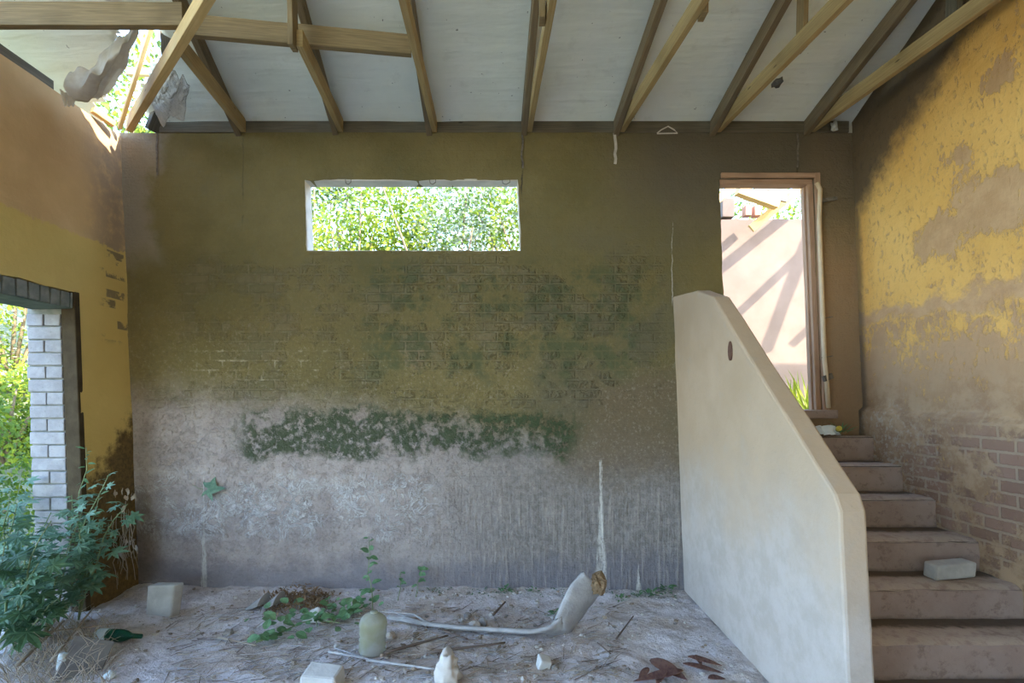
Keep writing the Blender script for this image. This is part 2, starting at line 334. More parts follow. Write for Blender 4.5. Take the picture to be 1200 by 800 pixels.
# ------------------------------------------------------------------ mesh helper
class MB:
    def __init__(s): s.v = []; s.f = []; s.uv = []; s.mi = []; s.mats = []; s.cur = 0
    def mat(s, m):
        if m not in s.mats: s.mats.append(m)
        s.cur = s.mats.index(m); return s
    def face(s, idx, uv=None):
        s.f.append(tuple(idx)); s.uv.append(uv); s.mi.append(s.cur)
    def bar(s, p0, p1, w, h, up=(0, 0, 1), jitter=0.0, seg=1):
        p0 = Vector(p0); p1 = Vector(p1); t = (p1-p0); L = t.length; t.normalize()
        up = Vector(up); sd = t.cross(up)
        if sd.length < 1e-4: sd = t.cross(Vector((1, 0, 0)))
        sd.normalize(); u = sd.cross(t).normalized()
        b = len(s.v); c = ((-w/2, -h/2), (w/2, -h/2), (w/2, h/2), (-w/2, h/2)); u0 = R.random()*7
        for k in range(seg+1):
            q = p0+t*(L*k/seg)
            for (a, e) in c: s.v.append(q+sd*a+u*e+Vector((R.uniform(-1, 1), R.uniform(-1, 1), R.uniform(-1, 1)))*jitter)
        vv = (0, w, w+h, 2*w+h, 2*w+2*h)
        for k in range(seg):
            for i in range(4):
                j = (i+1) % 4; o = b+4*k
                s.face((o+i, o+j, o+4+j, o+4+i), [(u0+L*k/seg, vv[i]), (u0+L*k/seg, vv[i+1]), (u0+L*(k+1)/seg, vv[i+1]), (u0+L*(k+1)/seg, vv[i])])
        s.face((b+3, b+2, b+1, b), [(u0, 0), (u0+w*.1, 0), (u0+w*.1, h), (u0, h)]); e = b+4*seg
        s.face((e, e+1, e+2, e+3), [(u0, 0), (u0+w*.1, 0), (u0+w*.1, h), (u0, h)])
        return s
    def box(s, c, size, rot=(0, 0, 0), jitter=0.0, taper=1.0):
        m = Euler(rot).to_matrix(); b = len(s.v); c = Vector(c)
        for (x, y, z) in ((-1, -1, -1), (1, -1, -1), (1, 1, -1), (-1, 1, -1), (-1, -1, 1), (1, -1, 1), (1, 1, 1), (-1, 1, 1)):
            k = taper if z > 0 else 1.0
            s.v.append(c+m @ Vector((x*size[0]/2*k, y*size[1]/2*k, z*size[2]/2))+Vector((R.uniform(-1, 1), R.uniform(-1, 1), R.uniform(-1, 1)))*jitter)
        for f in ((3, 2, 1, 0), (4, 5, 6, 7), (0, 1, 5, 4), (1, 2, 6, 5), (2, 3, 7, 6), (3, 0, 4, 7)): s.face([b+i for i in f])
        return s
    def tube(s, pts, r0, r1=None, n=6, cap=True):
        pts = [Vector(p) for p in pts]; r1 = r0 if r1 is None else r1; b = len(s.v); N = len(pts); L = 0.0
        prev = Vector((.3, .5, .8))
        for i, p in enumerate(pts):
            t = (pts[min(i+1, N-1)]-pts[max(i-1, 0)]).normalized()
            a = t.cross(prev)
            if a.length < 1e-3: a = t.cross(Vector((1, 0, 0)))
            a.normalize(); c = a.cross(t).normalized(); r = r0+(r1-r0)*i/max(1, N-1)
            for k in range(n):
                an = 2*PI*k/n; s.v.append(p+a*(math.cos(an)*r)+c*(math.sin(an)*r))
        for i in range(N-1):
            l = (pts[i+1]-pts[i]).length
            for k in range(n):
                k2 = (k+1) % n
                s.face((b+i*n+k, b+i*n+k2, b+(i+1)*n+k2, b+(i+1)*n+k), [(L, k/n*.1), (L, (k+1)/n*.1), (L+l, (k+1)/n*.1), (L+l, k/n*.1)])
            L += l
        if cap:
            s.face([b+k for k in range(n)][::-1]); s.face([b+(N-1)*n+k for k in range(n)])
        return s
    def lathe(s, c, prof, n=20, axis=None, squash=1.0):
        c = Vector(c); m = Matrix.Identity(3) if axis is None else Vector((0, 0, 1)).rotation_difference(Vector(axis)).to_matrix(); b = len(s.v)
        for (r, z) in prof:
            for k in range(n):
                an = 2*PI*k/n; s.v.append(c+m @ Vector((r*math.cos(an), r*math.sin(an)*squash, z)))
        for i in range(len(prof)-1):
            for k in range(n):
                k2 = (k+1) % n; s.face((b+i*n+k, b+i*n+k2, b+(i+1)*n+k2, b+(i+1)*n+k))
        s.face([b+k for k in range(n)][::-1]); e = b+(len(prof)-1)*n; s.face([e+k for k in range(n)])
        return s
    def grid(s, fn, nu, nv, skip=None):
        b = len(s.v)
        for j in range(nv+1):
            for i in range(nu+1): s.v.append(Vector(fn(i/nu, j/nv)))
        for j in range(nv):
            for i in range(nu):
                if skip and skip((i+.5)/nu, (j+.5)/nv): continue
                a = b+j*(nu+1)+i; s.face((a, a+1, a+nu+2, a+nu+1), [(i/nu, j/nv), ((i+1)/nu, j/nv), ((i+1)/nu, (j+1)/nv), (i/nu, (j+1)/nv)])
        return s
    def blob(s, c, size, seed=0, rough=.25, n=2, flat=0.0):
        bm = bmesh.new(); bmesh.ops.create_icosphere(bm, subdivisions=n, radius=1.0); b = len(s.v); c = Vector(c)
        for v in bm.verts:
            k = 1+rough*fbm(v.co.x*1.7+seed*3.1, v.co.y*1.7, v.co.z*1.7+seed)
            q = v.co*k
            if flat and q.z < -flat: q.z = -flat
            s.v.append(c+Vector((q.x*size[0]/2, q.y*size[1]/2, q.z*size[2]/2)))
        for f in bm.faces: s.face([b+v.index for v in f.verts])
        bm.free(); return s
    def leaf(s, p, d, nrm, L, W, droop=.15, seg=3, fold=.12, shape='oval'):
        d = Vector(d).normalized(); nrm = Vector(nrm); nrm = (nrm-d*nrm.dot(d))
        if nrm.length < 1e-3: nrm = d.orthogonal()
        nrm.normalize(); sd = d.cross(nrm); b = len(s.v); p = Vector(p)
        for i in range(seg+1):
            t = i/seg
            w = {'oval': math.sin(PI*(.08+.9*t))**.8, 'lance': math.sin(PI*min(1, .05+.95*t**.8))**.9}[shape]*W/2
            c = p+d*(L*t)-nrm*(droop*L*t*t)
            s.v.append(c-sd*w+nrm*(fold*w)); s.v.append(c-nrm*(fold*w*.3)); s.v.append(c+sd*w+nrm*(fold*w))
        for i in range(seg):
            a = b+3*i; s.face((a, a+1, a+4, a+3)); s.face((a+1, a+2, a+5, a+4))
        return s
    def quadleaf(s, p, d, nrm, L, W):
        d = Vector(d).normalized(); sd = d.cross(Vector(nrm))
        if sd.length < 1e-3: sd = d.orthogonal()
        sd.normalize(); b = len(s.v); p = Vector(p); q = d.cross(sd)
        s.v += [p, p+d*L*.5+sd*W/2+q*L*.08, p+d*L, p+d*L*.5-sd*W/2+q*L*.08]; s.face((b, b+1, b+2)); s.face((b, b+2, b+3)); return s
    def palm(s, p, d, nrm, L, droop=.2, lobes=5):
        # a lobed (castor / fig like) leaf: pointed lobes around the stalk end
        d = Vector(d).normalized(); nrm = Vector(nrm); nrm = nrm-d*nrm.dot(d)
        if nrm.length < 1e-3: nrm = d.orthogonal()
        nrm.normalize(); sd = d.cross(nrm); p = Vector(p); b = len(s.v); s.v.append(p+d*L*.3)
        spread = 2.3; pts = []
        for k in range(lobes):
            a = -spread+2*spread*k/(lobes-1); ln = L*(.72-.30*abs(a)/spread)
            for da, m in ((-.30, .50), (-.13, .78), (0, 1.0), (.13, .78)):
                pts.append((a+da, ln*m*(1 if m == 1 else 1)))
        pts.append((spread+.30, L*.22))
        for (a, l) in pts:
            q = p+d*L*.3+(d*math.cos(a)+sd*math.sin(a))*l
            s.v.append(q-nrm*(droop*l*l/L))
        n = len(pts)
        for k in range(n-1): s.face((b, b+1+k, b+2+k))
        return s
    def build(s, name, mat=None, parent=None, origin=None, smooth=False, bevel=0.0, solid=0.0, kind=None, sub=0):
        if parent is not None: o0 = parent['_o'] if '_o' in parent else (0, 0, 0); o0 = Vector(o0)
        elif origin is not None: o0 = Vector(origin)
        else: o0 = Vector((0, 0, 0))
        me = bpy.data.meshes.new(name); me.from_pydata([tuple(v-o0) for v in s.v], [], s.f)
        uvl = me.uv_layers.new(name='UVMap'); li = 0
        for fi, f in enumerate(s.f):
            uv = s.uv[fi]
            for k in range(len(f)):
                uvl.data[li].uv = uv[k] if uv else ((k in (1, 2))*.1, (k in (2, 3))*.1); li += 1
        if mat is not None: me.materials.append(M[mat])
        else:
            for m in s.mats: me.materials.append(M[m])
            me.polygons.foreach_set('material_index', s.mi)
        if smooth: me.polygons.foreach_set('use_smooth', [True]*len(me.polygons))
        me.update(); o = bpy.data.objects.new(name, me); C.objects.link(o)
        if parent is not None: o.parent = parent
        else: o.location = o0
        o['_o'] = tuple(o0)
        if solid: m = o.modifiers.new('Solidify', 'SOLIDIFY'); m.thickness = solid; m.offset = 0
        if sub: m = o.modifiers.new('Subdivision', 'SUBSURF'); m.levels = sub; m.render_levels = sub
        if bevel: m = o.modifiers.new('Bevel', 'BEVEL'); m.width = bevel; m.segments = 2; m.limit_method = 'ANGLE'
        if kind: o['kind'] = kind
        return o

def thing(name, label, cat, loc, group=None):
    o = bpy.data.objects.new(name, None); C.objects.link(o); o.location = loc; o['_o'] = tuple(loc); o.empty_display_size = .1
    return tag(o, label, cat, group)
def tag(o, label, cat, group=None, kind=None):
    o['label'] = label; o['category'] = cat
    if group: o['group'] = group
    if kind: o['kind'] = kind
    return o
def struct(o, label=None, cat=None):
    o['kind'] = 'structure'
    if label: o['label'] = label
    if cat: o['category'] = cat
    return o

# ------------------------------------------------------------------ walls
WT = 0.14
WIN = (wx(358)+.06, wx(609)+.06, wz(294), wz(210.5))       # window opening in the back wall
DOOR = (wx(846)+.05, wx(963), 1.60, wz(209))            # door opening, right part of the back wall
XL, XR = -3.36, 3.12                                # left and right wall faces at eye level
ROOF0 = 4.17; SLOPE = .40
def roofz(d): return ROOF0+SLOPE*(4.54-d) if d > 0 else ROOF0+SLOPE*(4.54+d)

def wall_panel(mb, a0, a1, z0, ztop, holes, put, thick, out, step=.07, rough=.004, seed=0.0):
    """A wall with openings: a front skin, a back skin and the reveals. put(a, z, depth) -> point."""
    def cuts(lo, hi, extra):
        e = sorted(set([lo, hi]+[v for v in extra if lo < v < hi])); r = []
        for p, q in zip(e[:-1], e[1:]):
            n = max(1, round((q-p)/step)); r += [p+(q-p)*i/n for i in range(n)]
        return r+[hi]
    A = cuts(a0, a1, [h[0] for h in holes]+[h[1] for h in holes]); Z = cuts(z0, ztop, [h[2] for h in holes]+[h[3] for h in holes])
    def inside(a, z): return any(h[0] < a < h[1] and h[2] < z < h[3] for h in holes)
    nA, nZ = len(A), len(Z)
    def idx(layer, i, j): return base+layer*nA*nZ+j*nA+i
    base = len(mb.v)
    for layer in (0, 1):
        for j, z in enumerate(Z):
            for i, a in enumerate(A):
                da = dz = 0
                if any((abs(a-h[0]) < 1e-6 or abs(a-h[1]) < 1e-6) and h[2]-.01 < z < h[3]+.01 for h in holes): da = rough*2.0*fbm(z*7, seed, a)
                if any((abs(z-h[2]) < 1e-6 or abs(z-h[3]) < 1e-6) and h[0]-.01 < a < h[1]+.01 for h in holes): dz = rough*2.0*fbm(a*7, seed+5, z)
                k = rough*1.6*fbm(a*1.6+seed, z*1.6, 0, 2)+rough*.7*fbm(a*9, z*9, seed, 2) if layer == 0 else 0
                mb.v.append(Vector(put(a+da, z+dz, k if layer == 0 else thick)))
    for j in range(nZ-1):
        for i in range(nA-1):
            if inside((A[i]+A[i+1])/2, (Z[j]+Z[j+1])/2): continue
            mb.face((idx(0, i, j), idx(0, i+1, j), idx(0, i+1, j+1), idx(0, i, j+1)))
            mb.face((idx(1, i, j), idx(1, i, j+1), idx(1, i+1, j+1), idx(1, i+1, j)))
    for i in range(nA-1):
        for j in range(nZ):
            lo = j > 0 and not inside((A[i]+A[i+1])/2, (Z[j-1]+Z[j])/2); hi = j < nZ-1 and not inside((A[i]+A[i+1])/2, (Z[j]+Z[j+1])/2)
            if lo != hi: mb.face((idx(0, i, j), idx(0, i+1, j), idx(1, i+1, j), idx(1, i, j)) if lo else (idx(0, i, j), idx(1, i, j), idx(1, i+1, j), idx(0, i+1, j)))
    for j in range(nZ-1):
        for i in range(nA):
            lo = i > 0 and not inside((A[i-1]+A[i])/2, (Z[j]+Z[j+1])/2); hi = i < nA-1 and not inside((A[i]+A[i+1])/2, (Z[j]+Z[j+1])/2)
            if lo != hi: mb.face((idx(0, i, j), idx(1, i, j), idx(1, i, j+1), idx(0, i, j+1)) if lo else (idx(0, i, j), idx(0, i, j+1), idx(1, i, j+1), idx(1, i, j)))
    return mb

WTOP = 4.06
mb = wall_panel(MB(), XL-.16, XR+.2, -.1, WTOP, [WIN, DOOR], lambda a, z, k: (lean(a, z), D+k, z), WT, 1, .06, .006, 3.0)
struct(mb.build('wall_back', 'backwall'))
# left wall with the doorway; its inner face is slanted to match the image; left open behind the camera for sky light
LDOOR = (2.35, 4.0, -.2, 2.53)
mb = wall_panel(MB(), 1.75, D, -.1, 4.03, [LDOOR], lambda a, z, k: (lean(XL, z)-k, a, z), .36, 1, .09, .005, 8.0)
struct(mb.build('wall_left', 'leftwall'))
# right wall runs up to the roof, with a plaster ledge at step height
mb = MB()
def rw(u, v):
    d = -4.5+u*(D+4.5); z = -.1+v*(roofz(d)+.08); zl = 1.545+(d-3.11)*.047
    k = .04*ss(zl+.025, zl-.015, z)+.005*fbm(d*2, z*2, 4)+.004*fbm(d*10, z*10, 4)
    return (lean(XR, z)-k, d, z)
mb.grid(lambda u, v: rw(u, v)[:3], 130, 150)
mb.grid(lambda u, v: (lean(XR, 0)+.24, -4.5+u*(D+4.5), -.1+v*(roofz(-4.5+u*(D+4.5))+.08)), 20, 2)
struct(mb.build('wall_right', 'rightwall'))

struct(wall_panel(MB(), -3.6, 3.4, -.1, 4.1, [(-2.6, -.6, 1.0, 2.6)], lambda a, z, k: (a, -4.5-k, z), -.2, 1, .25).build('wall_rear', 'leftwall'))  # unseen rear wall, closed so that the light comes from the left
# bricks of the doorway reveal (whitewashed end of the left wall)
mb = MB(); zb = .02; k = 0
yb = 4.0; x_in = lean(XL, 1.2)
mb.mat('reveal_dark'); mb.box((x_in-.052, yb+.004, 1.20), (.112, .05, 2.66), (0, -LEAN, 0), .003)
mb.mat('soldier_brick'); mb.box((x_in-.245, yb+.012, 1.18), (.27, .04, 2.5), (0, -LEAN, 0), .002)
mb.mat('white_brick')
while zb < 2.32:
    x0 = lean(XL, zb)-.112; x1 = x0-.262; jz = .094; o = R.uniform(-.012, .008)
    if k % 2: cuts = [(x0, x1+o)]
    else: cuts = [(x0, x0-.125), (x0-.135, x1+o)]
    for (a, b) in cuts: mb.box(((a+b)/2, yb-.002, zb+jz/2), (abs(a-b), .05, jz-.003), (0, R.uniform(-.012, .012), R.uniform(-.012, .012)), .0025)
    zb += .102; k += 1
struct(mb.build('trim_1', None, bevel=.006), 'whitewashed brick end of the wall at the left doorway', 'brickwork')
# brick on edge lintel
mb = MB(); yy = 2.37
while yy < 3.98:
    w = .074+R.uniform(-.006, .006); x0 = lean(XL, 2.46)
    mb.mat('soldier_brick').box((x0-.075+R.uniform(-.004, .004), yy+w/2, 2.465+R.uniform(-.004, .004)), (.13, w, .118), (R.uniform(-.03, .03), 0, 0), .003); yy += w+.014
mb.mat('soffit_green').box((lean(XL, 2.4)-.185, 3.17, 2.44), (.33, 1.66, .085), jitter=.004)
struct(mb.build('trim_2', None, bevel=.005), 'grey brick on edge lintel over the left doorway', 'brickwork')

# window reveal: pale plaster lining
mb = MB(); x0, x1, z0, z1 = WIN
for a in ((x0-.003, (z0+z1)/2, .02, z1-z0+.02), (x1+.003, (z0+z1)/2, .02, z1-z0+.02)): mb.box((lean(a[0], a[1]), D+WT/2+.006, a[1]), (a[2], WT, a[3]), (0, -LEAN, 0), .003)
mb.box((lean((x0+x1)/2, z1), D+WT/2+.006, z1+.003), (x1-x0+.03, WT, .02), jitter=.003)
mb.box((lean((x0+x1)/2, z0), D+WT/2+.006, z0-.004), (x1-x0+.03, WT, .02), jitter=.003)
struct(mb.build('window_1', 'plaster_pale', bevel=.004))

# door frame in the back wall
do = bpy.data.objects.new('door_1', None); C.objects.link(do); do['_o'] = (0, 0, 0); struct(do)
zc = (DOOR[2]+DOOR[3])/2; hh = DOOR[3]-DOOR[2]; xr = DOOR[1]
def dbar(name, px, w, y, dep, z0, z1, mat='door_timber'):
    m = MB().bar((lean(px, z0), y, z0), (lean(px, z1), y, z1), w, dep, (0, 1, 0), .001, 6); return m.build(name, mat, do, bevel=.004)
dbar('door_jamb', xr-.022, .046, D+.06, .10, DOOR[2], DOOR[3]-.045)
dbar('door_stop', xr-.052, .018, D+.075, .05, DOOR[2], DOOR[3]-.055)
dbar('architrave', xr+.028, .05, D-.008, .022, DOOR[2]-.02, DOOR[3]+.045)
m = MB().bar((lean(DOOR[0], DOOR[3]), D+.06, DOOR[3]-.024), (lean(xr, DOOR[3]), D+.06, DOOR[3]-.024), .10, .046, (0, 0, 1), .001, 4); m.build('door_head', 'door_timber', do, bevel=.004)
m = MB().bar((lean(DOOR[0]+.015, DOOR[3]), D-.008, DOOR[3]+.022), (lean(xr+.055, DOOR[3]), D-.008, DOOR[3]+.022), .022, .045, (0, 0, 1), .002, 8); m.build('head_architrave', 'door_timber', do, bevel=.004)
m = MB().bar((DOOR[0]-.02, D+.05, 1.565), (xr+.12, D+.05, 1.565), .2, .075, (0, 0, 1), .004, 5); m.build('threshold', 'step', do, bevel=.01)

# ------------------------------------------------------------------ floor and ground outside
FH = {}
def floorz(x, y):
    h = .022*fbm(x*1.1, y*1.1, 2, 3)+.016*fbm(x*5, y*5, 5, 4)+.007*fbm(x*17, y*17, 1, 3)
    h += .05*ss(4.15, 4.55, y)*ss(1.4, .2, x)*(.6+.5*fbm(x*2, 3, 1))     # soil banked along the back wall
    h += .05*ss(-2.6, -3.3, x)*ss(2.6, 3.6, y)
    return h
mb = MB(); x0, x1, y0, y1 = -3.75, 3.25, 2.2, D+.03
mb.grid(lambda u, v: (x0+u*(x1-x0), y0+v*(y1-y0), floorz(x0+u*(x1-x0), y0+v*(y1-y0))), 300, 100)
mb.grid(lambda u, v: (x0+u*(x1-x0), -4.5+v*(y0+4.5), floorz(x0+u*(x1-x0), -4.5+v*(y0+4.5))), 70, 60)
struct(mb.build('floor', 'dirt', smooth=True))
def groundz(x, y):
    t = ss(4.6, 4.75, y)
    up = 1.5*ss(-3.0, .2, x)*t+1.55*ss(2.9, 3.5, x)*ss(3.0, 4.6, y)*0
    up += max(0.0, y-5.2)*.36*ss(2.4, .8, x)
    up += .28*max(0.0, -x-4.6)*ss(2.0, 5.0, y)
    return -.12+up+.05*fbm(x*.7, y*.7, 7)
mb = MB(); mb.grid(lambda u, v: (-13+u*26, -12+v*28, groundz(-13+u*26, -12+v*28)), 130, 140,
    lambda u, v: (-3.6 < -13+u*26 < 3.3 and -4.4 < -12+v*28 < 4.6))
o = mb.build('floor_outside', 'ground_soil', smooth=True); o['kind'] = 'structure'

# ------------------------------------------------------------------ roof
def hole(x, d):
    # torn opening at the back left corner of the roof (world outline, ragged)
    w = .05*fbm(x*6, d*6, 3)
    p = [(-2.83, 3.66), (-2.58+w, 3.70), (-2.62, 3.88), (-2.70+w, 3.98), (-2.90, 4.12), (-3.10+w, 4.31), (-3.18, 4.5), (-3.20, 4.8), (-3.56, 4.8), (-3.62+w, 4.45), (-3.35, 4.25+w), (-3.08, 4.05)]
    c = False
    for i in range(len(p)):
        (xa, ya), (xb, yb) = p[i], p[i-1]
        if (ya > d) != (yb > d) and x < (xb-xa)*(d-ya)/(yb-ya)+xa: c = not c
    return c
mb = MB(); rx0, rx1 = -4.25, 3.35
def cz(x, d):
    z = roofz(d)+.012*fbm(x*1.4, d*1.2, 2, 2)+.006*fbm(x*2.2, d*6, 8, 3)
    return z-.012*math.sin(PI*max(0, min(1, (4.9-d)/.5)))*1.0
mb.grid(lambda u, v: (rx0+u*(rx1-rx0), 4.86*v+1.0*(1-v), cz(rx0+u*(rx1-rx0), 4.86*v+1.0*(1-v))), 190, 96, lambda u, v: hole(rx0+u*(rx1-rx0), 4.86*v+1.0*(1-v)))
mb.grid(lambda u, v: (rx0+u*(rx1-rx0), v*1.0, cz(rx0+u*(rx1-rx0), v*1.0)), 30, 6)
REAR = -4.6
mb.grid(lambda u, v: (rx0+u*(rx1-rx0), REAR*(1-v), roofz(REAR*(1-v))), 20, 4)
mb.grid(lambda u, v: (3.3+u*4.0, 4.86*v, roofz(4.86*v)+.02), 20, 12)  # unseen roof continuation, added to shade the foot of the far wall
struct(mb.build('ceiling', 'ceiling', smooth=True, solid=.006))

def timber(name, p0, p1, w, h, mat, label, group=None, cat='timber', up=(0, 0, 1), parent=None, **kw):
    m = MB().bar(p0, p1, w, h, up, .0012, 8)
    if parent is not None: return m.build(name, mat, parent, bevel=.004)
    return tag(m.build(name, mat, None, (Vector(p0)+Vector(p1))/2, bevel=.004), label, cat, group)
TB = 4.062                                             # underside of the tie beams
def tie(px, py): return onZ(px, py, TB)
ties = [((283, 153), (207, 57), True), ((399, 155), (351, 54), True), ((509, 155), (471, 0), False), ((620, 155), (648, 0), False),
        ((728, 155), (827, 0), False), ((841, 155), (996, 0), False), ((951, 155), (1170, 0), False)]
tlab = ['pine roof truss meeting the back wall left of the window, short tie', 'pine roof truss over the left end of the window, short tie beam',
        'pine roof truss over the middle of the window, touching the end of the long runner', 'pine roof truss at the right end of the window with post stub',
        'pine roof truss between the window and the doorway with bright yellow tie', 'pine roof truss over the left jamb of the doorway with upright post',
        'pine roof truss running along the top of the right wall']
webs = [None, (.05, 3.45, -.04), (-.0, 3.2, -.042) if 0 else None, (-.04, 3.2, 0), (.04, 3.13, 0), (-.0, 3.5, 0), (.0, 3.12, 0)]
for i, (a, b, cut) in enumerate(ties):
    A = tie(*a); B = tie(*b); A.y = min(A.y, 4.53); dr = (B-A); dr /= -dr.y          # direction per metre towards the camera
    end = B if cut else A+dr*(A.y-.35)
    t = thing('roof_truss', tlab[i], 'roof truss', A+Vector((0, 0, .05)), 'trusses of the pitched roof')
    m = MB().bar(A+Vector((0, .06, .057))-dr*.0, end+Vector((0, 0, .057)), .044, .114, (0, 0, 1), .0012, 10); m.build('tie_beam', 'tie_timber_lit', t, bevel=.004)
    dx = dr.x
    w = 0.05
    p0 = Vector((A.x+.0-dx*.25, 4.80, roofz(4.80)-.075)); p1 = Vector((A.x+dx*(4.54-.1), .1, roofz(.1)-.075))
    p0.x -= .045 if i < 4 else -.0; p1.x -= .045 if i < 4 else -.0
    if i >= 4: p0.x += -.046; p1.x += -.046
    m = MB().bar(p0, p1, .05, .12, (0, 0, 1), .0015, 14); m.build('rafter', 'rafter_timber', t, bevel=.004)
    for kk, d in enumerate({1: [3.44], 3: [3.2], 4: [3.16], 5: [3.52], 6: [3.15, 3.35]}.get(i, [])):
        x = A.x+dx*(4.54-d)+(.042 if i in (4,) else -.046 if i in (1, 3) else .042)
        m = MB().bar((x, d, TB-.012 if i in (1, 3, 4) else TB+.03), (x+.0, d-.02, roofz(d)-.03), .036, .09, (0, 1, 0), .001, 5); m.build('web_post', 'dark_timber' if kk else 'roof_timber', t, bevel=.003)
    if not cut and i not in (5, 6):
        m = MB().bar((A.x+dx*1.9+.04, 2.62, TB+.08), (A.x+dx*2.9+.04, 1.5, roofz(1.5)-.12), .036, .1, (0, 0, 1), .001, 5); m.build('diagonal_web', 'roof_timber', t, bevel=.003)
# long runners across the trusses
timber('ceiling_runner', P(-70, 18, 3.36), P(216, 19, 3.44), .05, .155, 'roof_timber', 'pine runner crossing the top left corner of the roof, left of the diagonal brace')
timber('ceiling_runner', P(226, 31, 3.49), P(482, 54, 3.70), .05, .140, 'roof_timber', 'long pine runner between the diagonal brace and the truss over the window')
a = onZ(149, 153, 4.045); b = onZ(246, 0, 4.045); a.y = 4.50; e = b+(b-a)*1.0
timber('diagonal_brace', a+Vector((0, 0, .055)), e+Vector((0, 0, .055)), .055, .11, 'fresh_timber', 'bright pine brace running diagonally out of the broken roof corner')
timber('wall_plate', (wx(187), D+.05, WTOP+.051), (XR-.12, D+.05, WTOP+.051), .115, .10, 'dark_timber', 'grey weathered timber plate along the top of the back wall')
timber('wall_plate', (lean(XL, 4.1)-.10, 1.0, 4.03+.055), (lean(XL, 4.1)-.10, 3.93, 4.03+.055), .10, .105, 'dark_timber', 'dark timber plate on top of the left wall')
# pieces in the torn corner
timber('broken_batten', P(140, 150, 4.42), P(178, 30, 3.95), .028, .045, 'fresh_timber', 'thin bright batten standing in the hole in the roof corner')
timber('broken_batten', P(108, 128, 4.2), P(134, 146, 4.35), .05, .05, 'fresh_timber', 'short orange batten at the foot of the hole in the roof corner')
timber('broken_rafter', P(194, 30, 3.85), P(197, 74, 3.95), .075, .04, 'dark_timber', 'stub of dark timber hanging beside the diagonal brace')
timber('broken_rafter', P(186, 118, 4.42)+Vector((0, .05, .02)), P(176, 152, 4.5)+Vector((0, .02, 0)), .1, .05, 'dark_timber', 'dark broken timber end on the corner of the back wall')
timber('fallen_batten', P(150, 84, 5.1), P(192, 86, 5.0), .05, .07, 'fresh_timber', 'orange batten outside, seen low through the roof hole')
# torn sheet draped over the left wall top
def sheet(ctrl, nu, nv, amp, seed):
    rows = len(ctrl)
    def fn(u, v):
        k = v*(rows-1); i = min(int(k), rows-2); t = k-i
        def at(r):
            q = ctrl[r]; n = len(q)-1; a = u*n; j = min(int(a), n-1); s = a-j; return q[j].lerp(q[j+1], s)
        p = at(i).lerp(at(i+1), t*t*(3-2*t)); e = amp*(fbm(u*3+seed, v*2, seed, 3)); return p+Vector((.5*e, -e, .7*e))
    return fn
ctrl = [[P(84, 88, 3.80), P(112, 62, 3.70), P(138, 46, 3.62), P(163, 30, 3.55)],
        [P(76, 106, 3.80), P(106, 82, 3.58), P(140, 66, 3.58), P(164, 48, 3.62)],
        [P(84, 122, 3.90), P(110, 100, 3.76), P(134, 90, 3.74), P(152, 70, 3.78)],
        [P(72, 112, 3.88), P(92, 118, 3.86), P(118, 114, 3.92), P(134, 92, 3.95)],
        [P(76, 126, 3.84), P(88, 122, 3.88), P(103, 121, 3.95), P(118, 112, 4.05)]]
tag(MB().grid(sheet(ctrl, 0, 0, .085, 1.3), 40, 44).build('torn_roof_sheet', 'torn_sheet', None, P(110, 90, 3.7), smooth=True, solid=.004), 'cream torn roof sheet sagging over the left wall top at the corner', 'sheet')
ctrl = [[P(170, 122, 4.27), P(190, 138, 4.37), P(216, 142, 4.42)], [P(180, 100, 4.15), P(196, 112, 4.20), P(218, 118, 4.26)], [P(194, 74, 3.97), P(208, 88, 4.05), P(222, 96, 4.10)]]
tag(MB().grid(sheet(ctrl, 0, 0, .07, 6.1), 26, 26).build('foil_flap', 'foil', None, P(195, 110, 4.3), smooth=True, solid=.003), 'crumpled silvery flap of roof foil right of the diagonal brace', 'sheet')
tag(MB().blob(P(911, 97, 3.62)+Vector((0, 0, .0)), (.06, .09, .05), 4, .6).build('dark_scrap', 'nest', None, P(911, 97, 3.62)), 'small dark scrap stuck to the roof membrane near the right wall', 'scrap')
tag(MB().blob(P(978, 148, 4.48), (.06, .05, .09), 9, .7).build('foil_scrap', 'foil', None, P(978, 148, 4.48)), 'crumpled foil scrap at the top right corner of the back wall', 'scrap')
# strap ties hanging on the wall below trusses
for px, y1, lab in ((612, 197, 'dark wire strap hanging on the back wall above the window corner'), (721, 192, 'pale metal strap hanging on the back wall between window and doorway'), (935, 196, 'dark wire strap hanging above the doorway'), (184, 205, 'dark wire strap hanging at the left end of the back wall')):
    pts = [P(px+R.uniform(-1, 1), 156+(y1-156)*t/6, D-.012) for t in range(7)]
    m = MB()
    for a, b in zip(pts[:-1], pts[1:]): m.bar(a, b, .024 if px == 721 else .014, .004, (0, 1, 0))
    tag(m.build('truss_strap', 'stone_pale' if px == 721 else 'wire', None, P(px, y1, D)), lab, 'strap', 'truss straps on the back wall')
pts = [P(770, 156, D-.01), P(775, 152, D-.02), P(783, 148, D-.03), P(790, 152, D-.02), P(794, 156, D-.01), P(770, 156.5, D-.012)]
tag(MB().tube(pts, .006).build('bent_wire', 'plaster_pale', None, P(783, 157, D)), 'pale bent wire on the wall plate between window and doorway', 'wire')
for px, w, lab in ((408, 3.2, 'bent wire hook under the window head, leftmost of three'), (507, 3.5, 'bent wire hook under the window head, middle of three'), (593, 4.5, 'bent wire hook under the window head, rightmost of three')):
    y0 = 210.5; pts = [P(px-w, y0, D-.004), P(px-w+.5, y0+4, D-.01), P(px, y0+5.5, D-.012), P(px+w, y0+3, D-.01), P(px+w, y0, D-.004)]
    tag(MB().tube(pts, .0035, n=5).build('wire_hook', 'wire', None, P(px, y0, D)), lab, 'hook', 'wire hooks at the window')
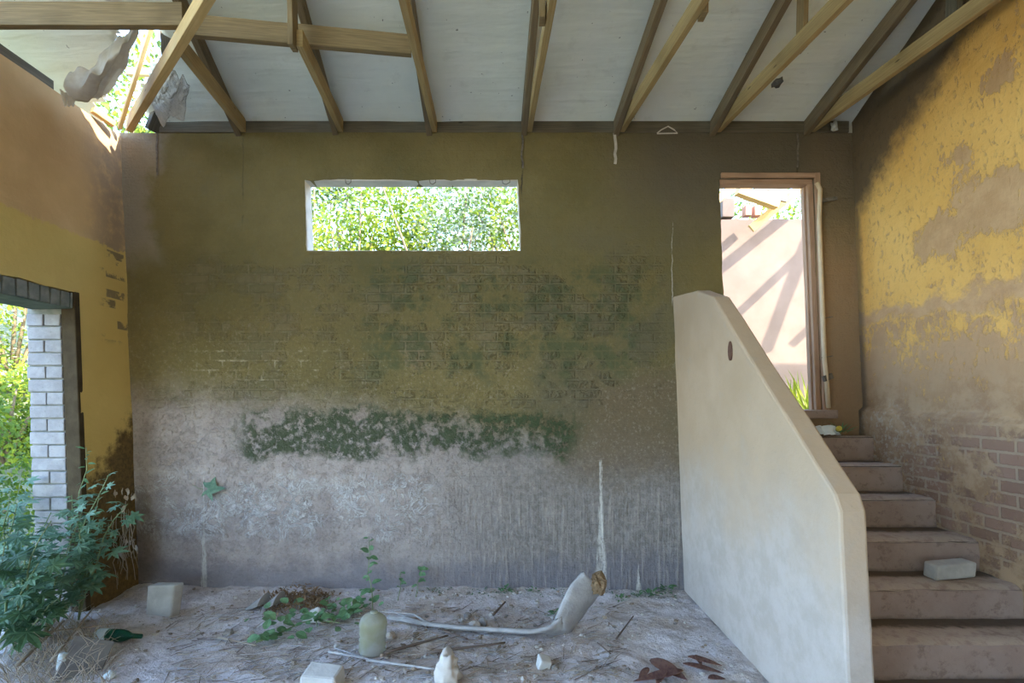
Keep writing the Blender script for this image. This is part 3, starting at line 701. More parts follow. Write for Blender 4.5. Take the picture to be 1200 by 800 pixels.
# pipe and bracket right of the door
t = thing('conduit_pipe', 'pale vertical pipe on the wall right of the doorway', 'pipe', P(963, 480, D-.03))
pts = [P(957, 214, D-.03), P(961, 222, D-.03), P(960, 260, D-.03), P(963, 340, D-.03), P(966, 420, D-.03), P(968, 440, D-.03), P(971, 478, D-.035)]
MB().tube(pts, .019, n=10).build('pipe', 'pipe', t, smooth=True)
MB().bar(P(962, 235, D-.03), P(981, 232, D-.02), .03, .012, (0, 1, 0)).build('bracket', 'wire', t)
MB().bar(P(965, 444, D-.045), P(975, 440, D-.02), .05, .02, (0, 1, 0)).build('clamp', 'wire', t)
for py in (372, 418): MB().tube([P(963, py+1, D-.03), P(976, py-1, D-.004)], .004, n=5).build('nail', 'wire', t)

# ------------------------------------------------------------------ stairs and parapet
Yf = [4.36, 4.05, 3.74, 3.41, 3.12, 2.82, 2.52]; Hs = [.298, .506, .711, .92, 1.13, 1.325, 1.53]
st = thing('staircase', 'dusty brown concrete staircase rising to the doorway beside the right wall', 'staircase', (2.3, 2.52, 0))
PX = 1.475
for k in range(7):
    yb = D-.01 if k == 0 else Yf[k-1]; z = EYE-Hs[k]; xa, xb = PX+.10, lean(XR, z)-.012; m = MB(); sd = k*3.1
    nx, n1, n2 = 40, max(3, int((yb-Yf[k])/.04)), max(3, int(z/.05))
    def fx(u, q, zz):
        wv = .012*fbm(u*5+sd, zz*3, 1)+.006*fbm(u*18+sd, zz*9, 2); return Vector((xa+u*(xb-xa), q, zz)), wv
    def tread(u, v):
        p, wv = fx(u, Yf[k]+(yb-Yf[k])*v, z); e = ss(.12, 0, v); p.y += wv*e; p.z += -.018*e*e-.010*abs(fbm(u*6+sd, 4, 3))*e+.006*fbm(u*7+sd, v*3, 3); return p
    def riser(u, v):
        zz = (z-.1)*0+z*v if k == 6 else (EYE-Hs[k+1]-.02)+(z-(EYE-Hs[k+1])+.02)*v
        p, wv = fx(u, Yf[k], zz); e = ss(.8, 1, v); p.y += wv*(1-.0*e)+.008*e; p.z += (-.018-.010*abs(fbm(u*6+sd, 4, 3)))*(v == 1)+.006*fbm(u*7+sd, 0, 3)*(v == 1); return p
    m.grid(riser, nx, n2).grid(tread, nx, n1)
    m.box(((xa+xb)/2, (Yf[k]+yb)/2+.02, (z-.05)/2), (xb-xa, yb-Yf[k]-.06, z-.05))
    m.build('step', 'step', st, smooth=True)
# parapet: plastered half wall with a sloping top
prof = [(D, .0), (D, EYE+.925), (3.98, EYE+.86), (3.66, EYE+.745), (2.95, EYE+.10), (2.36, EYE-.425), (2.325, EYE-.50), (2.30, .0)]
m = MB()
def dens(p):
    r = []
    for (a, b) in zip(p, p[1:]+p[:1]):
        n = max(1, int(math.hypot(a[0]-b[0], a[1]-b[1])/.09)); r += [(a[0]+(b[0]-a[0])*i/n, a[1]+(b[1]-a[1])*i/n) for i in range(n)]
    return r
pr = dens(prof); n = len(pr); b0 = 0
for s_ in (0, 1):
    for (y, z) in pr:
        k = .005*fbm(y*3, z*3, s_*4); m.v.append(Vector((lean(PX, z)+s_*.125+k+.0*y, y+.004*fbm(z*6, y, 2), z+.004*fbm(y*6, z, 9))))
for i in range(n): j = (i+1) % n; m.face((i, j, n+j, n+i))
m.face(tuple(range(n))[::-1]); m.face(tuple(range(n, 2*n)))
par = m.build('parapet_wall', 'parapet', st, bevel=.014); par['label'] = 'cream plastered half wall with a sloping top'
a = P(859.5, 411, 3.398); m = MB(); q = []
xx = lean(PX, a.z); b = len(m.v); N = 14
for k in range(N): an = 2*PI*k/N; m.v.append(Vector((xx-.007, a.y+.031*math.cos(an)*(1+.12*fbm(k, 2, 1)), a.z+.066*math.sin(an))))
for k in range(N): v = m.v[k]; m.v.append(Vector((xx+.02, v.y, v.z)))
for k in range(N): m.face((k, (k+1) % N, N+(k+1) % N, N+k))
m.face(range(N)[::-1]); o = m.build('spalled_patch', 'spall', par, bevel=.002); o['label'] = 'brown oval patch of missing plaster'

# things on the stairs
tag(MB().box(P(1113, 667, 3.27)+Vector((0, 0, .002)), (.285, .10, .105), (.04, -.03, .10), .006).build('loose_brick', 'concrete_grey', None, P(1113, 676, 3.27), bevel=.014), 'grey cement brick lying on the stair below the right wall', 'brick')
p = P(968, 499, 4.40); p.z = 1.385
ctrl = [[p+Vector((-.10, .05, .01)), p+Vector((0, .06, .03)), p+Vector((.12, .03, .0))], [p+Vector((-.11, .0, .07)), p+Vector((0, 0, .10)), p+Vector((.09, 0, .04))], [p+Vector((-.08, -.04, .005)), p+Vector((.02, -.04, .015)), p+Vector((.11, -.02, .005))]]
tag(MB().grid(sheet(ctrl, 0, 0, .03, 2.2), 14, 14).build('plastic_bag', 'bag_white', None, p, smooth=True, solid=.002), 'pale blue plastic scrap on the top step by the doorway', 'bag')
tag(MB().lathe(P(983, 502, 4.40)*1.0, [(.001, -.012), (.022, -.012), (.022, .012), (.001, .012)], 12, (0, -1, .3)).build('bottle_cap', 'lid_yellow', None, P(983, 505, 4.40), smooth=False), 'small yellow cap beside the plastic scrap on the top step', 'cap')

# ------------------------------------------------------------------ rubble and litter on the floor
def fz(p, dz=0.0): return Vector((p.x, p.y, floorz(p.x, p.y)+dz))
p = onZ(187, 721); p = Vector((p.x, p.y, floorz(p.x, p.y)))
m = MB(); w, h, dd = .225, .235, .08; b = [(-w/2, -.02), (w/2-.03, -.02), (w/2-.005, h), (-w/2+.005, h)]
for (yy) in (0, dd):
    for (xx, zz) in b: m.v.append(p+Vector((xx+(.03 if yy else 0), yy+zz*.06, zz)))
m.face((0, 1, 2, 3)); m.face((7, 6, 5, 4))
for i in range(4): j = (i+1) % 4; m.face((i, i+4, j+4, j))
tag(m.build('concrete_block', 'concrete_grey', None, p, bevel=.012), 'grey concrete block standing on end against the back wall, left', 'block')
p = onZ(376, 806); p = fz(p)
tag(MB().box(p+Vector((.0, .02, .03)), (.225, .15, .12), (.10, .05, -.05), .010, .95).build('concrete_block', 'concrete_pale', None, p, bevel=.015), 'pale concrete block lying on the dirt at the bottom edge, front left', 'block')
for (px, py, s_, lab) in ((300, 715, 1.0, 'broken grey roof tile leaning at the back wall, left of a pair'), (318, 714, 1.1, 'broken grey roof tile leaning at the back wall, right of a pair')):
    p = fz(onZ(px, py)); q = []; m = MB(); N = 9
    for yy in (0, .13):                                                  # a half buried arched tile: rounded end face towards the right
        for (ox, sc) in ((-.13, 0.0), (.0, 1.0)):
            for k in range(N):
                a = PI*k/(N-1); m.v.append(p+Vector((ox+.02+.055*sc*(1-math.cos(a))*.5+(.03*math.sin(a) if sc else 0), .02+yy*.3-.045*math.cos(a), -.02+(.15*sc*s_ if sc else .01)*(.35+.65*math.sin(a)))))
    def q4(a, b): return [(a*N+k, a*N+k+1, b*N+k+1, b*N+k) for k in range(N-1)]
    for f in q4(0, 1): m.face(f)
    m.face([N+k for k in range(N)])
    tag(m.build('roof_tile', 'tile_grey', None, p), lab, 'tile', 'broken tiles by the back wall')
# plastic jug
p = fz(onZ(436, 768)); t = thing('plastic_jug', 'cloudy plastic jug with yellowish base standing on the dirt', 'jug', p)
prof = [(.06, .0), (.080, .006), (.088, .025), (.080, .042), (.089, .06), (.080, .078), (.089, .096), (.080, .114), (.089, .135), (.086, .165), (.092, .20), (.082, .232), (.060, .255), (.034, .268), (.024, .272)]
MB().lathe(p, prof, 24, (.05, -.03, 1), .9).build('jug_body', 'cloudy_plastic', t, smooth=True)
MB().lathe(p+Vector((.015, -.006, .269)), [(.024, 0), (.024, .010), (.018, .014)], 16).build('jug_neck', 'cloudy_plastic', t, smooth=True)
# plaster lump
p = fz(onZ(526, 803)); tag(MB().blob(p+Vector((0, 0, .07)), (.13, .11, .19), 5, .75, 3, .7).build('plaster_lump', 'plaster_pale', None, p, smooth=True), 'pale upright lump of plaster at the bottom edge, centre', 'rubble')
p = fz(onZ(637, 781)); tag(MB().box(p+Vector((0, 0, .03)), (.085, .07, .06), (.1, .2, .3), .01).build('stone_chip', 'concrete_pale', None, p, bevel=.01), 'small pale angular stone in front of the palm stalk', 'stone')
for (px, py, sx, sz, mt, lab) in ((556, 737, .09, .07, 'stone_pale', 'pale stone behind the palm stalk, left of the dark one'), (566, 734, .07, .08, 'stone_dark', 'dark upright stone behind the palm stalk'), (548, 724, .06, .05, 'stone_dark', 'dark stone chip near the back wall behind the palm stalk'), (541, 730, .04, .04, 'stone_pale', 'tiny pale stone left of the dark chip behind the palm stalk'), (456, 748, .09, .06, 'stone_pale', 'grey stone just right of the plastic jug'), (268, 742, .07, .05, 'stone_dark', 'dark clod in front of the leaning roof tiles'), (650, 782, .05, .035, 'stone_dark', 'brown stone touching the small pale angular stone'), (575, 740, .06, .04, 'stone_pale', 'low pale stone right of the dark upright stone')):
    p = fz(onZ(px, py)); tag(MB().blob(p+Vector((0, 0, sz*.35)), (sx, sx*.8, sz), px, .45, 2).build('stone', mt, None, p), lab, 'stone', 'stones on the dirt floor')
# palm stalk: trough shaped, broad cut end raised
pts = [(455, 726, .01, .012), (480, 731, .015, .02), (510, 736, .02, .04), (540, 739, .02, .055), (580, 742, .02, .06), (620, 744, .02, .075), (645, 743.5, .025, .10), (662, 735, .075, .15), (674, 716, .16, .19), (684, 700, .24, .21), (697, 684, .335, .20)]
rows = []
for i, (px, py, z, w) in enumerate(pts):
    q = onZ(px, py, z) if i < 7 else P(px, py, 3.66+.03*(i-7)); rows.append((q+Vector((0, 0, .02 if i < 7 else 0)), w))
t = thing('palm_stalk', 'dry grey palm stalk curving up to its broad cut end', 'palm stalk', fz(rows[6][0]))
m = MB(); nu = 10
def stalk(u, v):
    k = v*(len(rows)-1); i = min(int(k), len(rows)-2); tt = k-i; q = rows[i][0].lerp(rows[i+1][0], tt); w = rows[i][1]+(rows[i+1][1]-rows[i][1])*tt
    tg = (rows[i+1][0]-rows[i][0]).normalized(); rz = ss(.5, .72, v); sd = Vector((.1-.55*rz, -.8+.3*rz, .3+.45*rz)); sd = (sd-tg*sd.dot(tg)).normalized(); nn = tg.cross(sd)
    if nn.z < 0: nn = -nn
    a = (u-.5)*2
    return q+sd*(a*w*.72)+nn*(a*a*w*.17)+Vector((0, 0, 1))*(.006*fbm(u*3, v*9, 2))
MB().grid(stalk, nu, 60).build('stalk_blade', 'frond_skin', t, smooth=True, solid=.026)
e = rows[-1][0]; MB().blob(e+Vector((.025, .0, .0)), (.12, .20, .15), 3, .45, 3).build('cut_end', 'frond_cut', t)
m = MB()
for k in range(4): m.tube([rows[2][0]+Vector((-.02*k, .0, 0)), rows[1][0]+Vector((R.uniform(-.05, .08), R.uniform(-.05, .1), .02)), rows[0][0]+Vector((R.uniform(-.12, .1), R.uniform(-.06, .1), .012))], .010, .003, 5)
m.build('split_fibre', 'frond_skin', t)
# sticks
def stick(p0, p1, r, mat, lab, z=.02, group=None, wob=.02):
    a = fz(onZ(*p0), z); b = fz(onZ(*p1), z); pts = [a.lerp(b, k/7)+Vector((0, fbm(k, p0[0], 1)*wob, fbm(k, p0[1], 2)*wob*.3)) for k in range(8)]
    return tag(MB().tube(pts, r, r*.6, 6).build('dry_stick', mat, None, (a+b)/2, smooth=True), lab, 'stick', group)
stick((450, 772), (525, 749), .011, 'dark_stick', 'dark twig running right from the foot of the plastic jug')
stick((500, 770), (592, 757), .012, 'dark_stick', 'dark straight twig behind the upright plaster lump')
stick((385, 766), (435, 778), .009, 'frond_skin', 'pale split stem in front of the plastic jug')
stick((430, 778), (515, 792), .010, 'frond_skin', 'long pale stem pointing at the upright plaster lump')
stick((393, 762), (440, 780), .006, 'frond_skin', 'thin pale splinter in front of the plastic jug')
stick((578, 726), (592, 712), .012, 'dark_stick', 'short dark stick poking up behind the palm stalk', .05)
stick((60, 795), (110, 735), .010, 'dead_stick', 'pale dry stalk leaning beside the left doorway', .1)
stick((20, 800), (75, 752), .012, 'dead_stick', 'thick pale dry stalk in the bottom left corner', .1)
stick((20, 765), (140, 742), .008, 'dead_stick', 'long thin dry stalk lying behind the green bottle', .06)
stick((90, 745), (108, 772), .008, 'dead_stick', 'short dry stalk in front of the green bottle', .05)
stick((256, 748), (300, 758), .009, 'dead_stick', 'dry curved root left of the creeping plant')
stick((722, 752), (742, 728), .008, 'dark_stick', 'crooked dark root in the dirt right of the raised palm stalk', .03)
stick((700, 756), (716, 768), .006, 'dark_stick', 'short dark root in front of the raised palm stalk', .02)
stick((520, 744), (548, 752), .009, 'dark_stick', 'short dark twig just in front of the palm stalk, left part', .02)
# green bottle
p = fz(onZ(142, 752)); t = thing('glass_bottle', 'green glass bottle lying on the dirt by the left wall', 'bottle', p)
a = p+Vector((-.19, .02, .04)); prof = [(.03, 0), (.041, .006), (.042, .19), (.034, .235), (.017, .275), (.015, .35)]
MB().lathe(a, prof, 18, (1, -.12, .02)).build('bottle_body', 'green_glass', t, smooth=True)
MB().lathe(a+Vector((-.0, 0, 0)), [(.0432, .02), (.0432, .10)], 18, (1, -.12, .02)).build('bottle_label', 'bag_white', t, smooth=True)
p = fz(onZ(92, 790)); tag(MB().box(p+Vector((0, .05, .05)), (.22, .30, .03), (.5, .35, .5), .006).build('slate_slab', 'slate', None, p, bevel=.004), 'dark grey slab propped on rubble near the bottom left corner', 'slab')
p = fz(onZ(75, 790)); tag(MB().blob(p+Vector((0, 0, .05)), (.07, .08, .14), 8, .5, 2).build('paper_scrap', 'bag_white', None, p, smooth=True), 'crumpled white scrap beside the dark slab at bottom left', 'paper')
p = fz(onZ(129, 797)); tag(MB().blob(p+Vector((0, 0, .02)), (.07, .06, .05), 2, .5, 2).build('paper_scrap', 'bag_white', None, p, smooth=True), 'small white scrap at the bottom edge right of the dark slab', 'paper')
p = fz(onZ(372, 727)); m = MB(); ctrl = [[p+Vector((x, y, z)) for (x, y, z) in r] for r in (((-.11, .06, .0), (0, .08, .03), (.1, .05, .01)), ((-.10, .0, .06), (0, 0, .11), (.1, .0, .05)), ((-.1, -.05, .0), (0, -.07, .02), (.09, -.05, .0)))]
tag(m.grid(sheet(ctrl, 0, 0, .03, 5.2), 12, 12).build('plastic_bag', 'concrete_pale', None, p, smooth=True, solid=.002), 'crumpled whitish plastic under the creeping plant on the floor', 'bag')
# reddish dry leaves bottom right
dl = [((762, 776), (806, 797), .09, 'broad reddish dry leaf with an orange rib, left in the front heap'), ((800, 790), (742, 800), .06, 'dark red dry leaf pointing left in the front heap'), ((806, 778), (846, 783), .05, 'slender dry leaf at the back of the front heap'), ((800, 782), (848, 790), .05, 'dry leaf pointing right in the front heap'), ((778, 788), (770, 803), .06, 'curled dark dry leaf in the middle of the front heap'), ((830, 801), (850, 797), .05, 'dry leaf at the right front corner of the heap'), ((760, 786), (748, 797), .04, 'short dark dry leaf at the left edge of the front heap'), ((815, 776), (822, 783), .04, 'small curled dry leaf on top of the front heap')]
for i, (a, b, w, lab) in enumerate(dl):
    A = fz(onZ(*a), .03+.006*(i % 3)); B = fz(onZ(*b), .012); L = (B-A).length
    m = MB().leaf(A, B-A, Vector((R.uniform(-.3, .3), R.uniform(-.3, .1), 1)), L, w, -.05, 8, .5, 'lance')
    tag(m.build('dry_leaf', 'leaf_dry_red', None, A, smooth=True, solid=.004), lab, 'dry leaf', 'reddish dry leaves at the front')
# heap of dead leaves by the wall: nobody could count them
m = MB()
for k in range(900):
    t_ = R.random(); px = 312+t_*75+R.gauss(0, 5); py = 712-t_*6+R.gauss(0, 6); h = .12*math.exp(-((px-352)/24)**2)
    q = fz(onZ(px, max(700, py)), 0); q.z += R.random()*h; q.y = min(q.y, D-.04)
    m.leaf(q, (R.uniform(-1, 1), R.uniform(-1, 1), R.uniform(-.4, .8)), (R.uniform(-1, 1), R.uniform(-1, 1), 1), R.uniform(.02, .06), R.uniform(.008, .02), R.uniform(-.3, .5), 2, .3, 'lance')
tag(m.build('leaf_litter', 'leaf_dead', None, fz(onZ(352, 708))), 'heap of brown dead leaves against the back wall right of the tiles', 'leaf litter', None, 'stuff')
# grit, straw and chips scattered over the dirt
m = MB()
for k in range(2600):
    x = R.uniform(-3.2, 2.2); y = R.uniform(2.7, 4.5); den = .35+.65*ss(1.2, -.4, abs(x+.3)-.2)+.5*fbm(x*2, y*2, 3)
    if x > PX-.03 or R.random() > den: continue
    s_ = R.choice((.008, .01, .014, .02, .03))*R.uniform(.7, 1.2); m.mat(R.choice(('debris', 'stone_pale', 'stone_pale', 'debris', 'stone_dark')))
    m.blob(Vector((x, y, floorz(x, y)+s_*.15)), (s_*1.3, s_, s_*.8), k, .5, 1)
tag(m.build('grit', None, None, (0, 3.6, 0)), 'grit and small clods strewn over the dirt floor', 'grit', None, 'stuff')
m = MB()
for k in range(2200):
    px = R.uniform(190, 720); py = R.uniform(712, 800)
    if R.random() > .5+.5*fbm(px*.02, py*.03, 2): continue
    q = onZ(px, py); 
    if q.x > PX-.1: continue
    an = R.gauss(.3, .7); L = R.uniform(.04, .18); a = fz(q, .006); b = fz(q+Vector((math.cos(an)*L, math.sin(an)*L, 0)), R.uniform(.004, .02)); m.mat(R.choice(('dead_stick', 'dead_stick', 'dark_stick', 'frond_skin')))
    m.tube([a, a.lerp(b, .5)+Vector((0, R.uniform(-.01, .01), R.uniform(0, .006))), b], R.uniform(.0015, .004), .001, 4)
tag(m.build('straw_litter', None, None, (0, 3.5, 0)), 'dry straw and twig bits lying over the floor', 'straw', None, 'stuff')
m = MB()
for k in range(420):
    px = R.uniform(0, 130); q = onZ(px, R.uniform(735, 815)); q.x = min(q.x, -2.3)
    an = R.uniform(0, 6.28); L = R.uniform(.06, .3); a = fz(q, .01); b = a+Vector((math.cos(an)*L*.6, math.sin(an)*L*.4, L*R.uniform(.1, .8)))
    m.tube([a, a.lerp(b, .5)+Vector((0, 0, .03)), b], R.uniform(.0015, .004), .001, 4)
tag(m.build('dry_grass', 'dead_stick', None, (-2.8, 3.3, 0)), 'tangle of dry grass on the ground in the bottom left corner', 'dry grass', None, 'stuff')

# ------------------------------------------------------------------ plants indoors
def rdir(up=.3):
    a = R.uniform(0, 2*PI); return Vector((math.cos(a), math.sin(a), R.gauss(up, .35))).normalized()
def stemplant(label, base, tips, nleaf, L, mat, stem='stem_green', kind='oval', r=.007, start=.25, name='leafy_plant', group=None, wl=.6, cat='plant', sepk=0):
    t = thing(name, label, cat, base, group); leaves = MB()
    for tip in tips:
        tip = Vector(tip); pts = []
        for k in range(9):
            u = k/8; q = Vector(base).lerp(tip, u)+Vector((fbm(u*2, tip.x*3, 1), fbm(u*2, tip.z*3, 5), 0))*.09*math.sin(PI*u)*(tip-Vector(base)).length; pts.append(q)
        MB().tube(pts, r, r*.35, 6).build('stem', stem, t, smooth=True)
        for k in range(nleaf):
            u = start+(1-start)*(k+.5)/nleaf; f = u*8; i = min(int(f), 7); q = pts[i].lerp(pts[i+1], f-i); d = rdir(.25); d.y -= .35; l = L*R.uniform(.6, 1.15)*(1.1-.4*u)
            nr = Vector((R.uniform(-.5, .5)-.2, R.uniform(-.9, 0), .8))
            if kind == 'palm':
                e = q+d*l*.45; leaves.tube([q, e], .003, .002, 4); leaves.palm(e, d+Vector((0, 0, -.35)), nr, l, R.uniform(.1, .5), 7)
            else:
                e = q+d*l*.15; leaves.leaf(e, d, nr, l, l*wl, R.uniform(.05, .4), 4, .15, kind)
    leaves.build('foliage', mat, t); return t
# big lobed plant pushing in through the left doorway
def L3(px, py, d): return P(px, py, d)
stemplant('blue green lobed plant arching in at the left doorway towards the corner', fz(L3(50, 760, 3.55)), [L3(150, 590, 3.85), L3(128, 555, 3.75), L3(96, 600, 3.7), L3(138, 620, 3.9), L3(80, 640, 3.5)], 24, .16, 'leaf_blue_green', 'stem_green', 'palm', .008, .3)
stemplant('tall thin sprout with small narrow leaves in front of the brick reveal', fz(L3(92, 748, 3.8)), [L3(101, 524, 3.75), L3(118, 575, 3.78), L3(84, 580, 3.7), L3(105, 600, 3.7)], 34, .075, 'leaf_fresh', 'stem_green', 'lance', .006, .3, wl=.35)
stemplant('dark lobed plant at the left edge of the doorway, nearest the camera', fz(L3(-10, 800, 3.3)), [L3(60, 610, 3.3), L3(20, 590, 3.35), L3(5, 640, 3.2), L3(45, 660, 3.2), L3(70, 700, 3.25)], 18, .19, 'leaf_dark', 'stem_green', 'palm', .009, .25)
stemplant('bushy pale green lobed plant filling the foot of the left doorway', fz(L3(10, 775, 3.6)), [L3(12, 575, 3.7), L3(40, 620, 3.6), L3(70, 650, 3.55), L3(-20, 600, 3.6), L3(30, 700, 3.4), L3(60, 600, 3.7), L3(0, 545, 3.9), L3(25, 560, 3.9)], 24, .15, 'leaf_blue_green', 'stem_green', 'palm', .008, .2)
m = MB()
for k in range(26):
    x0 = R.uniform(126, 158); a = P(x0, R.uniform(585, 640), R.uniform(4.2, 4.45)); b = P(x0+R.uniform(-8, 8), R.uniform(650, 702), a.y)
    m.tube([a.lerp(b, k2/6)+Vector((R.uniform(-.02, .02), R.uniform(-.02, .02), 0)) for k2 in range(7)], R.uniform(.002, .005), .002, 4)
for k in range(60):
    a = P(R.uniform(118, 160), R.uniform(570, 650), R.uniform(4.2, 4.45)); m.leaf(a, (R.uniform(-.5, .5), -.3, -1), (R.uniform(-1, 1), -1, 0), R.uniform(.03, .07), .03, .2, 2, .3)
tag(m.build('dry_vine', 'dead_stick', None, P(142, 700, 4.35)), 'withered grey vine hanging in the corner of left and back wall', 'vine')
# hanging lobed leaf seen against the lower left of the back wall
t = thing('lobed_leaf', 'single green lobed leaf against the back wall above the concrete block', 'leaf', P(252, 575, 4.50)); m = MB()
m.palm(P(236, 573, 4.50), (1, -.05, .05), (0, -1, .3), .21, .1); m.build('blade', 'leaf_blue_green', t, solid=.001)
MB().tube([P(238, 573, 4.5), P(232, 572, 4.515), P(226, 568, 4.53)], .003, .002, 5).build('leaf_stalk', 'stem_green', t)
# seedlings and creeper
stemplant('tallest seedling at the foot of the back wall, blue green oval leaves', fz(onZ(437, 718)), [P(432, 628, 4.45)], 15, .085, 'leaf_fresh', 'stem_green', 'oval', .005, .25, 'seedling', None, .65)
stemplant('middle seedling right of the tallest one, few narrow leaves', fz(onZ(466, 706)), [P(470, 668, 4.40)], 6, .075, 'leaf_fresh', 'stem_green', 'oval', .004, .4, 'seedling')
stemplant('short seedling rightmost of three at the foot of the wall', fz(onZ(487, 703)), [P(495, 662, 4.45)], 8, .08, 'leaf_fresh', 'stem_green', 'oval', .004, .35, 'seedling')
t = thing('creeping_plant', 'green creeper with rounded leaves spreading over the floor debris', 'plant', fz(onZ(380, 735))); leaves = MB()
run = [(300, 757), (318, 751), (335, 744), (352, 735), (370, 730), (385, 728), (400, 724), (418, 719), (434, 712)]
pts = [fz(onZ(*q), .04) for q in run]; MB().tube(pts, .006, .004, 6).build('stem', 'stem_green', t, smooth=True)
for q in ((383, 735), (372, 742), (398, 741), (392, 715)): MB().tube([pts[4], fz(onZ(*q), .07)], .004, .003, 5).build('stem', 'stem_green', t, smooth=True)
for k in range(120):
    u = R.random()**.8; f = u*8; i = min(int(f), 7); q = pts[i].lerp(pts[i+1], f-i); sp = .04+.09*math.exp(-((u-.55)/.25)**2)
    q = q+Vector((R.gauss(0, sp), R.gauss(0, sp), abs(R.gauss(.02, .05)))); l = R.uniform(.04, .085); leaves.leaf(q, rdir(.2), (R.uniform(-.4, .4), R.uniform(-.9, 0), 1), l, l*.75, .2, 4, .15)
leaves.build('foliage', 'leaf_fresh', t)
weeds = [(593, 697, .07, 'small weed at the wall foot left of the palm stalk end'), (625, 697, .05, 'small weed at the wall foot close behind the palm stalk end'), (652, 720, .06, 'small weed in the dirt just left of the raised palm stalk'), (728, 703, .06, 'small weed right of the cut palm stalk end'), (746, 700, .05, 'tiny weed between two weeds at the wall foot, right side'), (762, 697, .09, 'largest weed at the wall foot beside the parapet'), (782, 694, .08, 'weed in the corner of back wall and parapet')]
for (px, py, s_, lab) in weeds:
    b = fz(onZ(px, py)); b.y = min(b.y, D-.05); t = thing('weed', lab, 'weed', b, 'weeds along the foot of the back wall'); m = MB()
    for k in range(22): d = rdir(.5); q = b+Vector((d.x*s_*R.random(), d.y*s_*.4*R.random(), s_*R.random()*.6)); m.leaf(q, d, (0, 0, 1), s_*R.uniform(.3, .7), s_*.3, .3, 3)
    m.build('foliage', 'leaf_fresh', t); MB().tube([b-Vector((0, 0, .01)), b+Vector((0, 0, s_*.6))], .003, .002, 5).build('stem', 'stem_green', t)
m = MB()
for k in range(260):
    px = R.uniform(500, 795); q = onZ(px, R.uniform(693, 701)); q = fz(q); q.y = min(q.y, D-.02); d = rdir(.4); m.leaf(q, d, (0, 0, 1), R.uniform(.015, .035), .012, .2, 2)
tag(m.build('moss_sprigs', 'leaf_dark', None, (0, 4.5, 0)), 'strip of tiny green sprigs along the foot of the back wall', 'moss', None, 'stuff')
b = P(985, 500, 4.47); b.z = 1.385
t = thing('weed', 'thin weed sprouting on the top step under the pipe', 'weed', b); m = MB()
for k in range(12): m.leaf(b+Vector((R.uniform(-.04, .04), R.uniform(-.03, .03), .02)), (R.uniform(-.5, .9), R.uniform(-.5, .2), R.uniform(.4, 1.2)), (0, -.5, 1), R.uniform(.06, .14), .014, .3, 4, .2, 'lance')
m.build('foliage', 'leaf_fresh', t); MB().tube([b, b+Vector((.01, 0, .06))], .003, .002, 5).build('stem', 'stem_green', t)

# ------------------------------------------------------------------ outside
def bush(label, c, size, n, lsize, mats, cat='bush', name='shrub', group='shrubs outside the ruin', trunk=True, seed=0):
    c = Vector(c); base = Vector((c.x, c.y, groundz(c.x, c.y))); t = thing(name, label, cat, base, group); m = MB(); rr = random.Random(seed+11)
    subs = [Vector((rr.gauss(0, .42), rr.gauss(0, .42), rr.gauss(0, .42))) for k in range(14)]
    subs = [s_ if s_.length < .75 else s_*(.75/s_.length) for s_ in subs]
    for k in range(n):
        sc = rr.choice(subs); d = Vector((rr.gauss(0, 1), rr.gauss(0, 1), rr.gauss(.15, 1))).normalized(); q = sc+d*rr.uniform(.22, .42)
        q = c+Vector((q.x*size[0]/2, q.y*size[1]/2, q.z*size[2]/2))
        if q.z < base.z: q.z = base.z+rr.random()*.2
        m.mat(rr.choice(mats)); l = lsize*rr.uniform(.6, 1.3)
        dd = (d+Vector((rr.gauss(0, .6), rr.gauss(0, .6), rr.gauss(-.2, .5)))); m.quadleaf(q, dd, d+Vector((rr.gauss(0, .6), rr.gauss(0, .6), .6)), l, l*.6)
    m.build('foliage', None, t)
    b = MB()
    for k in range(6):
        e = c+Vector((rr.gauss(0, .25)*size[0], rr.gauss(0, .25)*size[1], rr.uniform(-.1, .3)*size[2])); b.tube([base-Vector((0, 0, .1)), base.lerp(e, .5)+Vector((0, 0, .15)), e], .035, .01, 6)
    b.build('trunk', 'stem_brown', t, smooth=True); return t
Yl, Gl, Pl, Tr = 'leaf_sun_yellow', 'leaf_sun_green', 'leaf_sun_pale', 'leaf_tree'
bush('yellow green shrub outside the window, lower left', (-2.3, 7.4, 4.0), (2.4, 1.6, 2.6), 5600, .07, [Yl, Yl, Gl], seed=1)
bush('green shrub with pale tips outside the middle of the window', (-.9, 7.8, 4.3), (2.0, 1.6, 2.8), 5400, .07, [Gl, Pl, Pl, Gl], seed=2)
bush('bright yellow green shrub outside the right end of the window', (.5, 7.5, 4.1), (1.9, 1.5, 2.6), 5000, .07, [Yl, Yl, Gl, Pl], seed=3)
bush('tall pale shrub rising behind the others outside the window', (-.5, 9.2, 5.4), (4.2, 1.8, 3.6), 7000, .085, [Pl, Pl, Gl, Tr], seed=4)
bush('tall darker shrub behind the yellow one at the left of the window', (-3.4, 9.0, 5.2), (3.6, 1.8, 3.6), 6000, .085, [Gl, Tr, Pl], seed=5)
bush('sunny shrub outside the left doorway, beside the brick reveal', (-8.0, 8.2, 3.0), (3.2, 2.4, 4.8), 11000, .08, [Yl, Yl, Gl, Pl], seed=6)
bush('round shrub outside the left doorway, between the near and the far one', (-6.5, 6.6, 1.5), (2.0, 1.5, 2.4), 5000, .07, [Yl, Gl, Yl], seed=16)
bush('green shrub outside the left doorway, lower and nearer', (-5.2, 4.7, .9), (1.6, 1.6, 1.8), 4200, .065, [Gl, Yl, Gl], seed=7)
bush('leafy tree beyond the hole in the roof corner', (-6.6, 8.6, 6.0), (3.2, 3.0, 4.0), 4200, .11, [Tr, Gl, Yl], 'tree', 'tree', None, seed=8)
